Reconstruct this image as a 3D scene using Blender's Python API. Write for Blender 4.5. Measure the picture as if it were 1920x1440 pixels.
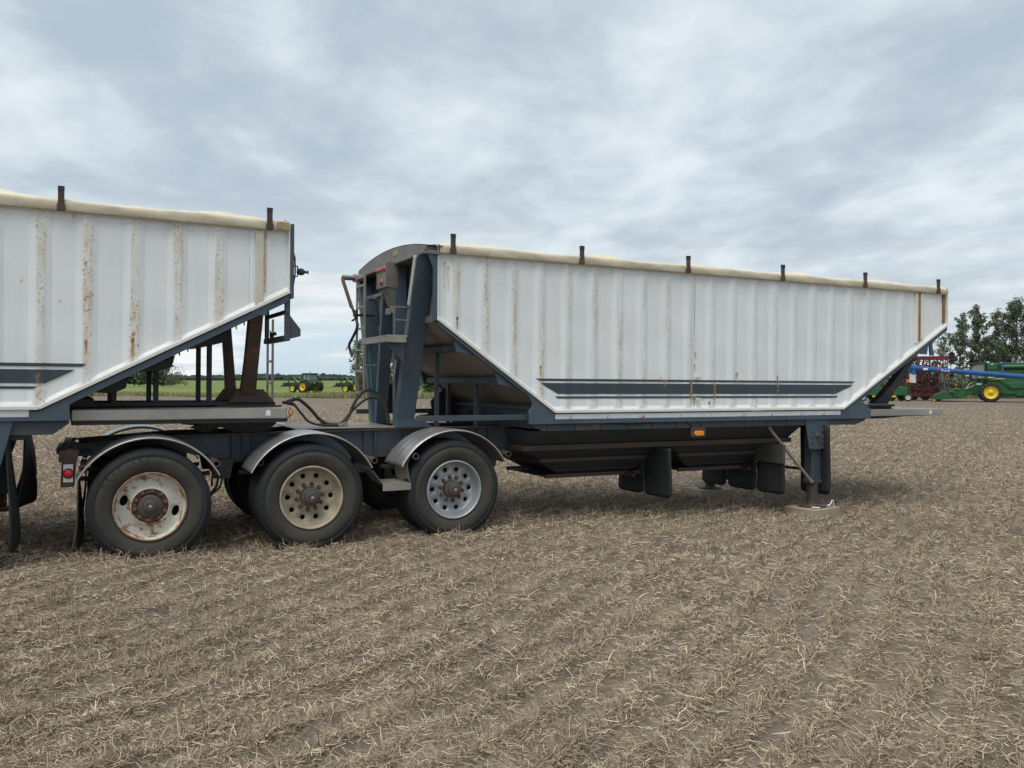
import bpy, bmesh, math, random
import numpy as np
from mathutils import Vector, Matrix, Euler

# ------------------------------------------------------------------ camera, world, sun
for o in list(bpy.data.objects): bpy.data.objects.remove(o)
scene = bpy.context.scene
COL = scene.collection
R = math.radians

cam_d = bpy.data.cameras.new('camera'); cam = bpy.data.objects.new('camera', cam_d); COL.objects.link(cam)
cam_d.sensor_width = 36.0; cam_d.lens = 29.12; cam_d.shift_y = -9/1920
cam_d.clip_start = 0.05; cam_d.clip_end = 20000
cam.location = (0, 0, 1.70); cam.rotation_euler = (R(90), 0, 0)
scene.camera = cam

SUN_EL, SUN_AZ = R(64), R(205)          # azimuth clockwise from +Y; behind the camera, a little to the left
SUN_STRENGTH = 1.95
sun_d = bpy.data.lights.new('sun', 'SUN'); sun = bpy.data.objects.new('sun', sun_d); COL.objects.link(sun)
sun_d.energy = SUN_STRENGTH; sun_d.angle = R(40); sun_d.color = (1.0, 0.965, 0.91)
_sd = Vector((math.sin(SUN_AZ)*math.cos(SUN_EL), math.cos(SUN_AZ)*math.cos(SUN_EL), math.sin(SUN_EL)))
sun.rotation_euler = (-_sd).to_track_quat('-Z', 'Y').to_euler()
sun.location = (-8, -12, 25)

scene.view_settings.view_transform = 'Standard'; scene.view_settings.look = 'None'
scene.view_settings.gamma = 1.0; scene.view_settings.use_curve_mapping = False
scene.view_settings.exposure = 0.42
scene.cycles.max_bounces = 6; scene.cycles.diffuse_bounces = 3; scene.cycles.glossy_bounces = 3
scene.cycles.transparent_max_bounces = 8; scene.cycles.use_denoising = True

world = bpy.data.worlds.new('World'); scene.world = world; world.use_nodes = True

class NT:
    """small helper round a node tree"""
    def __init__(s, nt): s.nt = nt; nt.nodes.clear()
    def n(s, typ, **kw):
        nd = s.nt.nodes.new(typ)
        for k, v in kw.items():
            if k.startswith('i_'):
                key = k[2:]
                key = int(key) if key.isdigit() else key
                s.put(nd.inputs[key], v)
            else: setattr(nd, k, v)
        return nd
    def put(s, sock, v):
        if isinstance(v, bpy.types.NodeSocket): s.nt.links.new(v, sock)
        elif isinstance(v, bpy.types.Node): s.nt.links.new(v.outputs[0], sock)
        else: sock.default_value = v
    def math(s, op, a, b=None, clamp=False):
        nd = s.nt.nodes.new('ShaderNodeMath'); nd.operation = op; nd.use_clamp = clamp
        s.put(nd.inputs[0], a)
        if b is not None: s.put(nd.inputs[1], b)
        return nd.outputs[0]
    def mix(s, f, a, b, mode='MIX'):
        nd = s.nt.nodes.new('ShaderNodeMix'); nd.data_type = 'RGBA'; nd.blend_type = mode
        s.put(nd.inputs[0], f); s.put(nd.inputs[6], a); s.put(nd.inputs[7], b)
        return nd.outputs[2]
    def ramp(s, f, lo, hi, smooth=True):
        nd = s.nt.nodes.new('ShaderNodeMapRange'); nd.interpolation_type = 'SMOOTHSTEP' if smooth else 'LINEAR'
        s.put(nd.inputs[0], f); s.put(nd.inputs[1], lo); s.put(nd.inputs[2], hi)
        return nd.outputs[0]
    def noise(s, vec, scale, detail=4, rough=.55, dist=0.0):
        nd = s.nt.nodes.new('ShaderNodeTexNoise')
        s.put(nd.inputs['Vector'], vec); nd.inputs['Scale'].default_value = scale
        nd.inputs['Detail'].default_value = detail; nd.inputs['Roughness'].default_value = rough
        nd.inputs['Distortion'].default_value = dist
        return nd.outputs[0]
    def mapping(s, vec, loc=(0,0,0), rot=(0,0,0), sc=(1,1,1)):
        nd = s.nt.nodes.new('ShaderNodeMapping'); s.put(nd.inputs[0], vec)
        nd.inputs[1].default_value = loc; nd.inputs[2].default_value = rot; nd.inputs[3].default_value = sc
        return nd.outputs[0]

def c4(c): return (c[0], c[1], c[2], 1.0)

def make_sky():
    t = NT(world.node_tree)
    out = t.n('ShaderNodeOutputWorld'); bg = t.n('ShaderNodeBackground'); t.put(out.inputs[0], bg)
    sky = t.n('ShaderNodeTexSky', sky_type='NISHITA', sun_disc=False, sun_elevation=SUN_EL, sun_rotation=SUN_AZ)
    blue = t.n('ShaderNodeVectorMath', operation='SCALE'); t.put(blue.inputs[0], sky.outputs[0]); blue.inputs[3].default_value = 0.10
    d = t.n('ShaderNodeTexCoord').outputs['Generated']
    sep = t.n('ShaderNodeSeparateXYZ'); t.put(sep.inputs[0], d)
    x, y, z = sep.outputs
    zc = t.math('MAXIMUM', z, 0.0)
    den = t.math('ADD', zc, 0.13)
    cx = t.math('DIVIDE', x, den); cy = t.math('DIVIDE', y, den)
    comb = t.n('ShaderNodeCombineXYZ'); t.put(comb.inputs[0], cx); t.put(comb.inputs[1], cy)
    p = comb.outputs[0]
    pm = t.mapping(p, loc=(3.1, 0.7, 0), rot=(0, 0, R(38)), sc=(1.0, 0.62, 1))
    big = t.noise(pm, 0.85, 3, .5, .35)
    mid = t.noise(pm, 2.3, 6, .52, .5)
    fine = t.noise(t.mapping(p, loc=(9, 4, 0), rot=(0, 0, R(30)), sc=(1, .8, 1)), 6.0, 7, .55, .25)
    a = t.math('MULTIPLY', big, 0.40); b = t.math('MULTIPLY', mid, 0.40); c = t.math('MULTIPLY', fine, 0.20)
    s = t.math('ADD', t.math('ADD', a, b), c)
    f = t.ramp(s, 0.38, 0.66)
    cloud = t.mix(f, c4((.355, .42, .485)), c4((.615, .675, .71)))
    # paler, thinner layer low over the horizon with some blue between it
    low = t.ramp(z, 0.24, 0.04)
    left = t.ramp(x, 0.25, -0.35)
    lowf = t.math('MULTIPLY', low, t.math('ADD', t.math('MULTIPLY', left, .62), .25))
    pl = t.n('ShaderNodeCombineXYZ'); t.put(pl.inputs[0], t.math('MULTIPLY', x, 3.0)); t.put(pl.inputs[1], t.math('MULTIPLY', y, 3.0)); t.put(pl.inputs[2], t.math('MULTIPLY', z, 26.0))
    strat = t.noise(pl.outputs[0], 1.5, 6, .55, .3)
    pale = t.mix(t.ramp(strat, .36, .62), c4((.52, .60, .655)), c4((.78, .785, .765)))
    cloud = t.mix(lowf, cloud, pale)
    gap = t.math('MULTIPLY', t.math('MULTIPLY', t.ramp(z, 0.085, 0.03), left), t.ramp(strat, .56, .44))
    gap = t.math('MULTIPLY', gap, .75)
    thin = t.mix(t.math('MULTIPLY', gap, 1.0), cloud, c4((.44, .58, .70)))
    cover = t.math('SUBTRACT', 0.95, t.math('MULTIPLY', gap, .25))
    col = t.mix(cover, blue.outputs[0], thin)
    t.put(bg.inputs[0], col); bg.inputs[1].default_value = 1.0
make_sky()

# ------------------------------------------------------------------ materials
MATS = {}
def surf(name, col, col2=None, ns=3.0, na=.6, rough=.6, metal=0.0, rust=0.0, rs=6.0, rcol=(.13,.055,.025), rcol2=(.30,.14,.05),
         bump=0.0, bs=40.0, dust=0.0, dcol=(.30,.25,.19), streak=0.0, spec=.5, attr=False, coord='Object', brushed=0.0, ior=None):
    m = bpy.data.materials.new(name); m.use_nodes = True; t = NT(m.node_tree)
    out = t.n('ShaderNodeOutputMaterial'); b = t.n('ShaderNodeBsdfPrincipled'); t.put(out.inputs[0], b)
    P = t.n('ShaderNodeTexCoord').outputs[coord]
    c = c4(col)
    if col2:
        f = t.math('MULTIPLY', t.ramp(t.noise(P, ns, 6, .6), .32, .68), na)
        c = t.mix(f, c, c4(col2))
    if streak:
        sv = t.mapping(P, sc=(9, 9, .55))
        f = t.math('MULTIPLY', t.ramp(t.noise(sv, 1.6, 5, .6), .48, .72), streak)
        c = t.mix(f, c, c4(dcol))
    rr = rough
    if dust:
        f = t.math('MULTIPLY', t.ramp(t.noise(P, 1.7, 5, .6), .3, .75), dust)
        c = t.mix(f, c, c4(dcol))
    if rust or attr:
        nz = t.noise(P, rs, 8, .68)
        if rust:
            f = t.ramp(nz, 1-rust-.06, 1-rust+.05)
            rc = t.mix(t.noise(P, rs*4, 4, .6), c4(rcol), c4(rcol2))
            c = t.mix(f, c, rc)
            rr = t.math('ADD', t.math('MULTIPLY', f, .9-rough), rough)
        if attr:
            sa = t.n('ShaderNodeAttribute', attribute_name='stain').outputs['Fac']
            fs = t.math('MULTIPLY', t.math('MULTIPLY', sa, .9), t.ramp(t.noise(t.mapping(P, sc=(1,1,.35)), 16, 6, .65), .25, .75))
            c = t.mix(fs, c, c4((.50,.39,.22)))
            # small chips and specks where the stain sits
            sp = t.ramp(t.noise(P, 44, 3, .55), .585, .65)
            big = t.ramp(t.noise(P, 11, 3, .6), .60, .68)
            c = t.mix(t.math('MULTIPLY', sp, t.math('MULTIPLY', sa, .9)), c, c4((.19,.125,.07)))
            any_ = t.math('MULTIPLY', t.math('MULTIPLY', t.ramp(t.noise(P, 30, 2, .5), .69, .73), big), .5)
            c = t.mix(any_, c, c4((.20,.17,.13)))
            ra = t.n('ShaderNodeAttribute', attribute_name='rust').outputs['Fac']
            k = t.math('ADD', ra, t.math('MULTIPLY', t.math('SUBTRACT', t.noise(t.mapping(P, sc=(1,1,.5)), 45, 5, .65), .5), .9))
            f = t.math('MULTIPLY', t.ramp(k, .10, .75), t.ramp(ra, 0.03, .15))
            rc = t.mix(t.ramp(k, .55, .95), c4((.48,.27,.10)), c4((.11,.042,.016)))
            c = t.mix(f, c, rc)
    t.put(b.inputs['Base Color'], c)
    t.put(b.inputs['Roughness'], rr); t.put(b.inputs['Metallic'], metal)
    b.inputs['Specular IOR Level'].default_value = spec
    if brushed:
        nb = t.noise(t.mapping(P, sc=(.6, 14, 30)), 6, 4, .6)
        t.put(b.inputs['Roughness'], t.math('ADD', t.math('MULTIPLY', nb, brushed), rough))
    if bump:
        bp = t.n('ShaderNodeBump'); bp.inputs['Strength'].default_value = bump; bp.inputs['Distance'].default_value = .01
        t.put(bp.inputs['Height'], t.noise(P, bs, 4, .6)); t.put(b.inputs['Normal'], bp.outputs[0])
    MATS[name] = m
    return m

WHITE = surf('white_paint', (.74,.775,.775), (.68,.715,.715), ns=1.4, na=.7, rough=.55, streak=.16, dcol=(.46,.46,.43), attr=True, bump=.05, bs=9)
WRAIL = surf('white_rail_paint', (.72,.72,.69), (.62,.60,.54), ns=2.5, na=.6, rough=.5, rust=.30, rs=7, rcol=(.30,.17,.07), rcol2=(.48,.36,.2))
BLUE = surf('slate_blue_paint', (.036,.068,.102), (.05,.08,.108), ns=2.2, na=.7, rough=.48, rust=.30, rs=5, dust=.20, dcol=(.17,.16,.14), bump=.06, bs=25)
BLUED = surf('weathered_slate_paint', (.032,.052,.074), (.045,.058,.068), ns=2.0, na=.8, rough=.6, rust=.36, rs=4.5, dust=.28, dcol=(.13,.11,.09), bump=.1, bs=25)
DARK = surf('dark_chassis_paint', (.027,.036,.045), (.045,.049,.053), ns=4, na=.7, rough=.65, rust=.26, rs=5, rcol=(.05,.03,.02), rcol2=(.09,.055,.035), dust=.15, dcol=(.07,.066,.06), bump=.1)
BROWN = surf('rust_brown_steel', (.085,.05,.036), (.05,.036,.03), ns=5, na=.8, rough=.8, rust=.40, rs=8, rcol=(.10,.04,.02), rcol2=(.2,.09,.04), bump=.2)
DIRTS = surf('grimy_brown_steel', (.055,.048,.042), (.035,.034,.034), ns=6, na=.8, rough=.75, rust=.40, rs=7, rcol=(.09,.05,.03), rcol2=(.16,.09,.05), bump=.15)
RUSTY = surf('rusted_iron', (.10,.055,.035), (.055,.035,.028), ns=14, na=.9, rough=.85, rust=.42, rs=20, bump=.3, bs=90)
GREYW = surf('weathered_galvanised_sheet', (.19,.18,.16), (.13,.12,.105), ns=1.8, na=.8, rough=.55, streak=.5, dcol=(.10,.085,.065), dust=.3)
UNDER = surf('grimy_hopper_sheet', (.34,.29,.24), (.24,.205,.17), ns=1.2, na=.8, rough=.6, dust=.4, dcol=(.19,.155,.12), bump=.05, rust=.24, rs=3)
STEEL = surf('dull_stainless', (.50,.485,.45), (.38,.36,.32), ns=2.2, na=.8, rough=.40, metal=.75, brushed=.12, dust=.35, dcol=(.30,.26,.20))
ALU = surf('fender_aluminium', (.66,.66,.66), (.5,.5,.49), ns=3, na=.6, rough=.34, metal=.85, brushed=.15, dust=.5, dcol=(.33,.30,.26))
ALUD = surf('dull_aluminium', (.36,.34,.30), (.26,.24,.20), ns=6, na=.7, rough=.5, metal=.5, dust=.3, dcol=(.27,.23,.17))
TARP = surf('cream_tarp', (.69,.63,.49), (.60,.535,.40), ns=2.6, na=.7, rough=.8, dust=.4, dcol=(.50,.43,.31), streak=.30, bump=.35, bs=55)
def tyre_rubber():
    m = surf('tyre_rubber', (.017,.020,.023), (.026,.028,.029), ns=3.2, na=.7, rough=.78, bump=.12, bs=60, spec=.3)
    t = NT.__new__(NT); t.nt = m.node_tree
    b = next(n for n in t.nt.nodes if n.type == 'BSDF_PRINCIPLED'); src = b.inputs['Base Color'].links[0].from_socket
    P = t.n('ShaderNodeTexCoord').outputs['Object']; sep = t.n('ShaderNodeSeparateXYZ'); t.put(sep.inputs[0], P)
    r = t.math('SQRT', t.math('ADD', t.math('MULTIPLY', sep.outputs[0], sep.outputs[0]), t.math('MULTIPLY', sep.outputs[2], sep.outputs[2])))
    ring = t.math('MULTIPLY', t.ramp(r, .30, .345), t.ramp(r, .495, .44))          # dried mud on the side wall
    f = t.math('MULTIPLY', ring, t.math('ADD', t.math('MULTIPLY', t.ramp(t.noise(P, 4, 6, .65), .30, .62), .6), .32))
    t.put(b.inputs['Base Color'], t.mix(f, src, c4((.062,.055,.043))))
    return m
RUB = tyre_rubber()
RUBD = surf('black_rubber', (.014,.017,.020), (.024,.026,.028), ns=3, na=.7, rough=.7, dust=.22, dcol=(.06,.056,.048), streak=.12, bump=.1, spec=.35)
HOSE = surf('hose_rubber', (.018,.017,.016), (.05,.045,.038), ns=12, na=.6, rough=.55)
RIMW = surf('rusted_white_rim', (.62,.60,.54), (.50,.48,.42), ns=6, na=.6, rough=.55, rust=.445, rs=8, rcol=(.13,.06,.025), rcol2=(.33,.19,.07), bump=.1)
RIMT = surf('dirty_tan_rim', (.42,.37,.27), (.27,.22,.15), ns=7, na=.9, rough=.7, rust=.33, rs=10, rcol=(.12,.07,.035), rcol2=(.25,.15,.07))
RIMS = surf('silver_grey_rim', (.37,.39,.41), (.29,.30,.30), ns=5, na=.6, rough=.42, metal=.35, rust=.27, rs=12, rcol=(.16,.1,.06), rcol2=(.3,.2,.12))
LIPR = surf('rusted_rim_lip', (.20,.12,.075), (.36,.28,.2), ns=16, na=.8, rough=.8, rust=.45, rs=14)
WOOD = surf('weathered_wood', (.40,.335,.24), (.30,.245,.17), ns=5, na=.9, rough=.85, bump=.4, bs=30, streak=.3, dcol=(.2,.16,.11))
REDL = surf('red_lens', (.55,.018,.035), rough=.25); REDF = surf('faded_red_lens', (.33,.085,.10), (.24,.06,.07), ns=9, na=.6, rough=.4)
AMBL = surf('amber_lens', (.85,.30,.03), (.75,.22,.02), ns=20, na=.5, rough=.25)
LAMPW = surf('lamp_plate_white', (.62,.63,.62), (.45,.44,.42), ns=14, na=.6, rough=.5)
TAPEW = surf('reflective_tape_white', (.60,.63,.66), (.48,.51,.54), ns=6, na=.6, rough=.35)
TAPER = surf('reflective_tape_red', (.42,.05,.07), (.5,.2,.2), ns=12, na=.6, rough=.4)
STRIPE = surf('slate_stripe_film', (.030,.048,.060), (.042,.060,.072), ns=2, na=.6, rough=.4, attr=True)
STKY = surf('faded_yellow_sticker', (.42,.36,.19), (.20,.18,.14), ns=26, na=.9, rough=.7)
CAP = surf('black_plastic_cap', (.02,.022,.022), rough=.5)
PINK = surf('grease_cap_red', (.42,.2,.17), rough=.5)
GREEN = surf('machine_green', (.008,.088,.026), (.012,.11,.036), ns=1.5, na=.6, rough=.38, dust=.14, dcol=(.09,.12,.06))
GREEND = surf('machine_dark_green', (.012,.05,.022), (.02,.06,.03), ns=1.5, na=.6, rough=.5)
YEL = surf('machine_yellow', (.72,.52,.02), (.6,.42,.03), ns=2, na=.5, rough=.42)
GLASS = surf('dark_cab_glass', (.10,.16,.16), (.2,.27,.26), ns=1.2, na=.7, rough=.12, spec=.8)
BLACKM = surf('black_machine_parts', (.018,.018,.018), (.035,.033,.03), ns=3, na=.6, rough=.6)
FTYRE = surf('farm_tyre_rubber', (.026,.026,.025), (.05,.047,.042), ns=2, na=.7, rough=.8, spec=.3)
AUGB = surf('auger_blue', (.012,.075,.27), (.018,.09,.30), ns=1.5, na=.6, rough=.35)
REDM = surf('implement_red', (.15,.010,.022), (.09,.010,.016), ns=2, na=.7, rough=.5)
ORANGE = surf('orange_reflector', (.85,.16,.04), rough=.5)
CLOTH = surf('white_sleeve_cloth', (.62,.62,.60), (.5,.5,.48), ns=3, na=.5, rough=.8)
LETW = surf('white_lettering', (.8,.8,.8), rough=.5)
TEAL = surf('teal_air_line', (.03,.14,.15), rough=.5)
BARK = surf('grey_brown_bark', (.16,.14,.115), (.09,.075,.06), ns=5, na=.8, rough=.9)
def leafmat(name, a, b):
    m = bpy.data.materials.new(name); m.use_nodes = True; t = NT(m.node_tree)
    out = t.n('ShaderNodeOutputMaterial'); bs = t.n('ShaderNodeBsdfPrincipled')
    P = t.n('ShaderNodeTexCoord').outputs['Object']
    f = t.ramp(t.noise(P, 1.3, 5, .7), .3, .7)
    g = t.n('ShaderNodeAttribute', attribute_name='tint').outputs['Fac']
    c = t.mix(t.math('ADD', t.math('MULTIPLY', f, .5), t.math('MULTIPLY', g, .5)), c4(a), c4(b))
    t.put(bs.inputs['Base Color'], c); bs.inputs['Roughness'].default_value = .6
    tr = t.n('ShaderNodeBsdfTranslucent'); t.put(tr.inputs[0], c)
    mx = t.n('ShaderNodeMixShader'); mx.inputs[0].default_value = .25; t.put(mx.inputs[1], bs); t.put(mx.inputs[2], tr); t.put(out.inputs[0], mx)
    return m
LEAF = leafmat('aspen_leaves', (.10,.135,.08), (.29,.32,.22))
LEAFD = leafmat('dark_shrub_leaves', (.068,.102,.06), (.215,.245,.15))
GRASSB = leafmat('grass_blades', (.17,.20,.06), (.40,.36,.19))
WOODS = leafmat('distant_forest', (.018,.032,.025), (.05,.07,.05))

# ------------------------------------------------------------------ mesh helpers
class MB:
    def __init__(s): s.v = []; s.f = []; s.sm = []; s.mi = []; s.cur = 0
    def add(s, vs, fs, smooth=False):
        o = len(s.v); s.v.extend([tuple(p) for p in vs])
        for f in fs: s.f.append(tuple(i+o for i in f)); s.sm.append(smooth); s.mi.append(s.cur)
        return s
    def box(s, x0, x1, y0, y1, z0, z1):
        v = [(x0,y0,z0),(x1,y0,z0),(x1,y1,z0),(x0,y1,z0),(x0,y0,z1),(x1,y0,z1),(x1,y1,z1),(x0,y1,z1)]
        return s.add(v, [(0,3,2,1),(4,5,6,7),(0,1,5,4),(1,2,6,5),(2,3,7,6),(3,0,4,7)])
    def beam(s, p0, p1, w, h, up=(0,0,1)):
        """bar from p0 to p1; w across, h along up"""
        p0 = Vector(p0); p1 = Vector(p1); d = (p1-p0).normalized(); up = Vector(up)
        a = d.cross(up)
        if a.length < 1e-4: a = d.cross(Vector((0,1,0)))
        a.normalize(); b = a.cross(d).normalized()
        a *= w/2; b *= h/2
        v = [p0-a-b, p0+a-b, p0+a+b, p0-a+b, p1-a-b, p1+a-b, p1+a+b, p1-a+b]
        return s.add(v, [(0,3,2,1),(4,5,6,7),(0,1,5,4),(1,2,6,5),(2,3,7,6),(3,0,4,7)])
    def prism(s, pts, ext):
        n = len(pts); e = Vector(ext); v = [Vector(p) for p in pts] + [Vector(p)+e for p in pts]
        nn = sum((v[i].cross(v[(i+1) % n]) for i in range(n)), Vector())
        fl = nn.dot(e) > 0
        f = [tuple(range(n))[::-1] if fl else tuple(range(n)), tuple(range(n, 2*n)) if fl else tuple(range(n, 2*n))[::-1]]
        for i in range(n):
            j = (i+1) % n
            f.append((i, j, n+j, n+i) if fl else (j, i, n+i, n+j))
        return s.add(v, f)
    def uz(s, poly, v0, v1):
        """polygon in the (u,z) plane extruded from v0 to v1"""
        return s.prism([(p[0], v0, p[1]) for p in poly], (0, v1-v0, 0))
    def vz(s, poly, u0, u1): return s.prism([(u0, p[0], p[1]) for p in poly], (u1-u0, 0, 0))
    def uv(s, poly, z0, z1): return s.prism([(p[0], p[1], z0) for p in poly], (0, 0, z1-z0))
    def tube(s, pts, r, n=8, cap=True, smooth=True):
        P = [Vector(p) for p in pts]; rs = r if isinstance(r, (list, tuple)) else [r]*len(P)
        prev = None; rings = []
        for i, p in enumerate(P):
            d = (P[min(i+1, len(P)-1)] - P[max(i-1, 0)]).normalized()
            if prev is None:
                a = d.cross(Vector((0,0,1)))
                if a.length < 1e-3: a = d.cross(Vector((0,1,0)))
            else: a = prev - d*prev.dot(d)
            a.normalize(); prev = a; b = d.cross(a)
            rings.append([p + (a*math.cos(2*math.pi*k/n) + b*math.sin(2*math.pi*k/n))*rs[i] for k in range(n)])
        v = [q for r_ in rings for q in r_]; f = []
        for i in range(len(P)-1):
            for k in range(n):
                f.append((i*n+k, i*n+(k+1) % n, (i+1)*n+(k+1) % n, (i+1)*n+k))
        s.add(v, f, smooth)
        if cap:
            s.add(rings[0], [tuple(range(n))[::-1]]); s.add(rings[-1], [tuple(range(n))])
        return s
    def lathe(s, prof, n=32, c=(0,0,0), axis='y', smooth=True, a0=0.0, a1=2*math.pi):
        full = abs(a1-a0-2*math.pi) < 1e-6; m = n if full else n+1; v = []
        for (r, h) in prof:
            for k in range(m):
                a = a0 + (a1-a0)*k/n; x, z = r*math.cos(a), r*math.sin(a)
                if axis == 'y': v.append((c[0]+x, c[1]+h, c[2]+z))
                elif axis == 'z': v.append((c[0]+x, c[1]+z, c[2]+h))
                else: v.append((c[0]+h, c[1]+x, c[2]+z))
        f = []
        for i in range(len(prof)-1):
            for k in range(n):
                k2 = (k+1) % m
                q = (i*m+k, i*m+k2, (i+1)*m+k2, (i+1)*m+k)
                f.append(q)
        return s.add(v, f, smooth)
    def disc(s, c, r, n=16, axis='y', flip=False):
        v = []
        for k in range(n):
            a = 2*math.pi*k/n; x, z = r*math.cos(a), r*math.sin(a)
            v.append((c[0]+x, c[1], c[2]+z) if axis == 'y' else ((c[0]+x, c[1]+z, c[2]) if axis == 'z' else (c[0], c[1]+x, c[2]+z)))
        return s.add(v, [tuple(range(n))])
    def build(s, name, mat, parent=None, bevel=0.0, loc=None, rot=None, fix=False):
        me = bpy.data.meshes.new(name); me.from_pydata(s.v, [], s.f)
        me.polygons.foreach_set('use_smooth', s.sm)
        mats = mat if isinstance(mat, (list, tuple)) else [mat]
        for m in mats: me.materials.append(m)
        if len(mats) > 1: me.polygons.foreach_set('material_index', s.mi)
        if fix:
            bm = bmesh.new(); bm.from_mesh(me); bmesh.ops.remove_doubles(bm, verts=bm.verts, dist=1e-5)
            bmesh.ops.recalc_face_normals(bm, faces=bm.faces); bm.to_mesh(me); bm.free()
        me.update()
        o = bpy.data.objects.new(name, me); COL.objects.link(o)
        if parent: o.parent = parent
        if loc: o.location = loc
        if rot: o.rotation_euler = rot
        if bevel:
            bv = o.modifiers.new('bevel', 'BEVEL'); bv.width = bevel; bv.segments = 1; bv.limit_method = 'ANGLE'; bv.angle_limit = R(40)
        return o

def tag(o, label=None, cat=None, group=None, kind=None):
    if label: o['label'] = label
    if cat: o['category'] = cat
    if group: o['group'] = group
    if kind: o['kind'] = kind
    return o
def thing(name, label, cat, loc=(0,0,0), rot=(0,0,0), group=None):
    o = bpy.data.objects.new(name, None); COL.objects.link(o); o.location = loc; o.rotation_euler = rot
    o.empty_display_size = .3
    return tag(o, label, cat, group)
def kids(o): return [c for c in bpy.data.objects if c.parent == o]
def copy_tree(o, parent=None):
    c = o.copy(); COL.objects.link(c); c.parent = parent
    for ch in kids(o): copy_tree(ch, c)
    return c
def raw_mesh(name, V, F, mat, attrs=None, smooth=False, mi=None):
    """mesh from numpy arrays, quads or triangles of one size"""
    me = bpy.data.meshes.new(name); V = np.asarray(V, np.float32); F = np.asarray(F, np.int32); k = F.shape[1]
    me.vertices.add(len(V)); me.vertices.foreach_set('co', V.ravel())
    me.loops.add(F.size); me.loops.foreach_set('vertex_index', F.ravel())
    me.polygons.add(len(F)); me.polygons.foreach_set('loop_start', np.arange(0, F.size, k, dtype=np.int32))
    me.polygons.foreach_set('loop_total', np.full(len(F), k, np.int32))
    me.polygons.foreach_set('use_smooth', np.full(len(F), smooth))
    for m in (mat if isinstance(mat, (list, tuple)) else [mat]): me.materials.append(m)
    if mi is not None: me.polygons.foreach_set('material_index', np.asarray(mi, np.int32))
    me.update(calc_edges=True)
    for nm, (dom, arr) in (attrs or {}).items():
        a = me.attributes.new(nm, 'FLOAT', dom); a.data.foreach_set('value', np.asarray(arr, np.float32))
    o = bpy.data.objects.new(name, me); COL.objects.link(o)
    return o

# ------------------------------------------------------------------ site: trailer frame and ground height
YAW, TILT = R(26.7), .0078
P0 = Vector((-3.41504425, 7.7879056, 0.0))           # contact of the rearmost near wheel
def sstep(a, b, x):
    t = np.clip((x-a)/(b-a), 0, 1); return t*t*(3-2*t)
PADS = [(4.29, 11.83), (3.28, 13.79)]                # where the two landing legs stand
def gh(x, y):
    """smooth ground height: the field falls gently along the trailers"""
    x = np.asarray(x, float); y = np.asarray(y, float)
    u = (x-P0.x)*math.cos(YAW) + (y-P0.y)*math.sin(YAW)
    uc = 80*np.tanh(u/80)
    return -TILT*uc - .105*sstep(4.6, 8.2, u) - .004 - sum(.062*np.exp(-((x-px)**2+(y-py)**2)/.85) for px, py in PADS)
ROW_DIR = R(58); ROW_SP = .31
def rowphase(x, y):
    return (-(x)*math.sin(ROW_DIR) + (y)*math.cos(ROW_DIR))/ROW_SP
rng = np.random.default_rng(7)
_k = rng.normal(0, 1, (26, 2)) * np.concatenate([np.full(10, 2.2), np.full(16, 7.0)])[:, None]
_ph = rng.uniform(0, 6.28, 26)
def lump(x, y):
    s = 0
    for i in range(26):
        s = s + np.sin(_k[i,0]*x + _k[i,1]*y + _ph[i]) * (.0065 if i < 10 else .0035)
    return s
def ghd(x, y):
    near = sstep(45, 16, np.hypot(x, y))
    for px, py in PADS: near = near*(1-np.exp(-(((np.asarray(x)-px)**2+(np.asarray(y)-py)**2)/.30)**2))
    r = rowphase(np.asarray(x) + .10*np.sin(np.asarray(y)*.9), np.asarray(y))
    return gh(x, y) + near*(.024*np.cos(2*math.pi*r)*(.45+.55*np.sin(np.asarray(x)*1.3+2*np.sin(np.asarray(y)*.8))**2) + lump(x, y))
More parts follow.
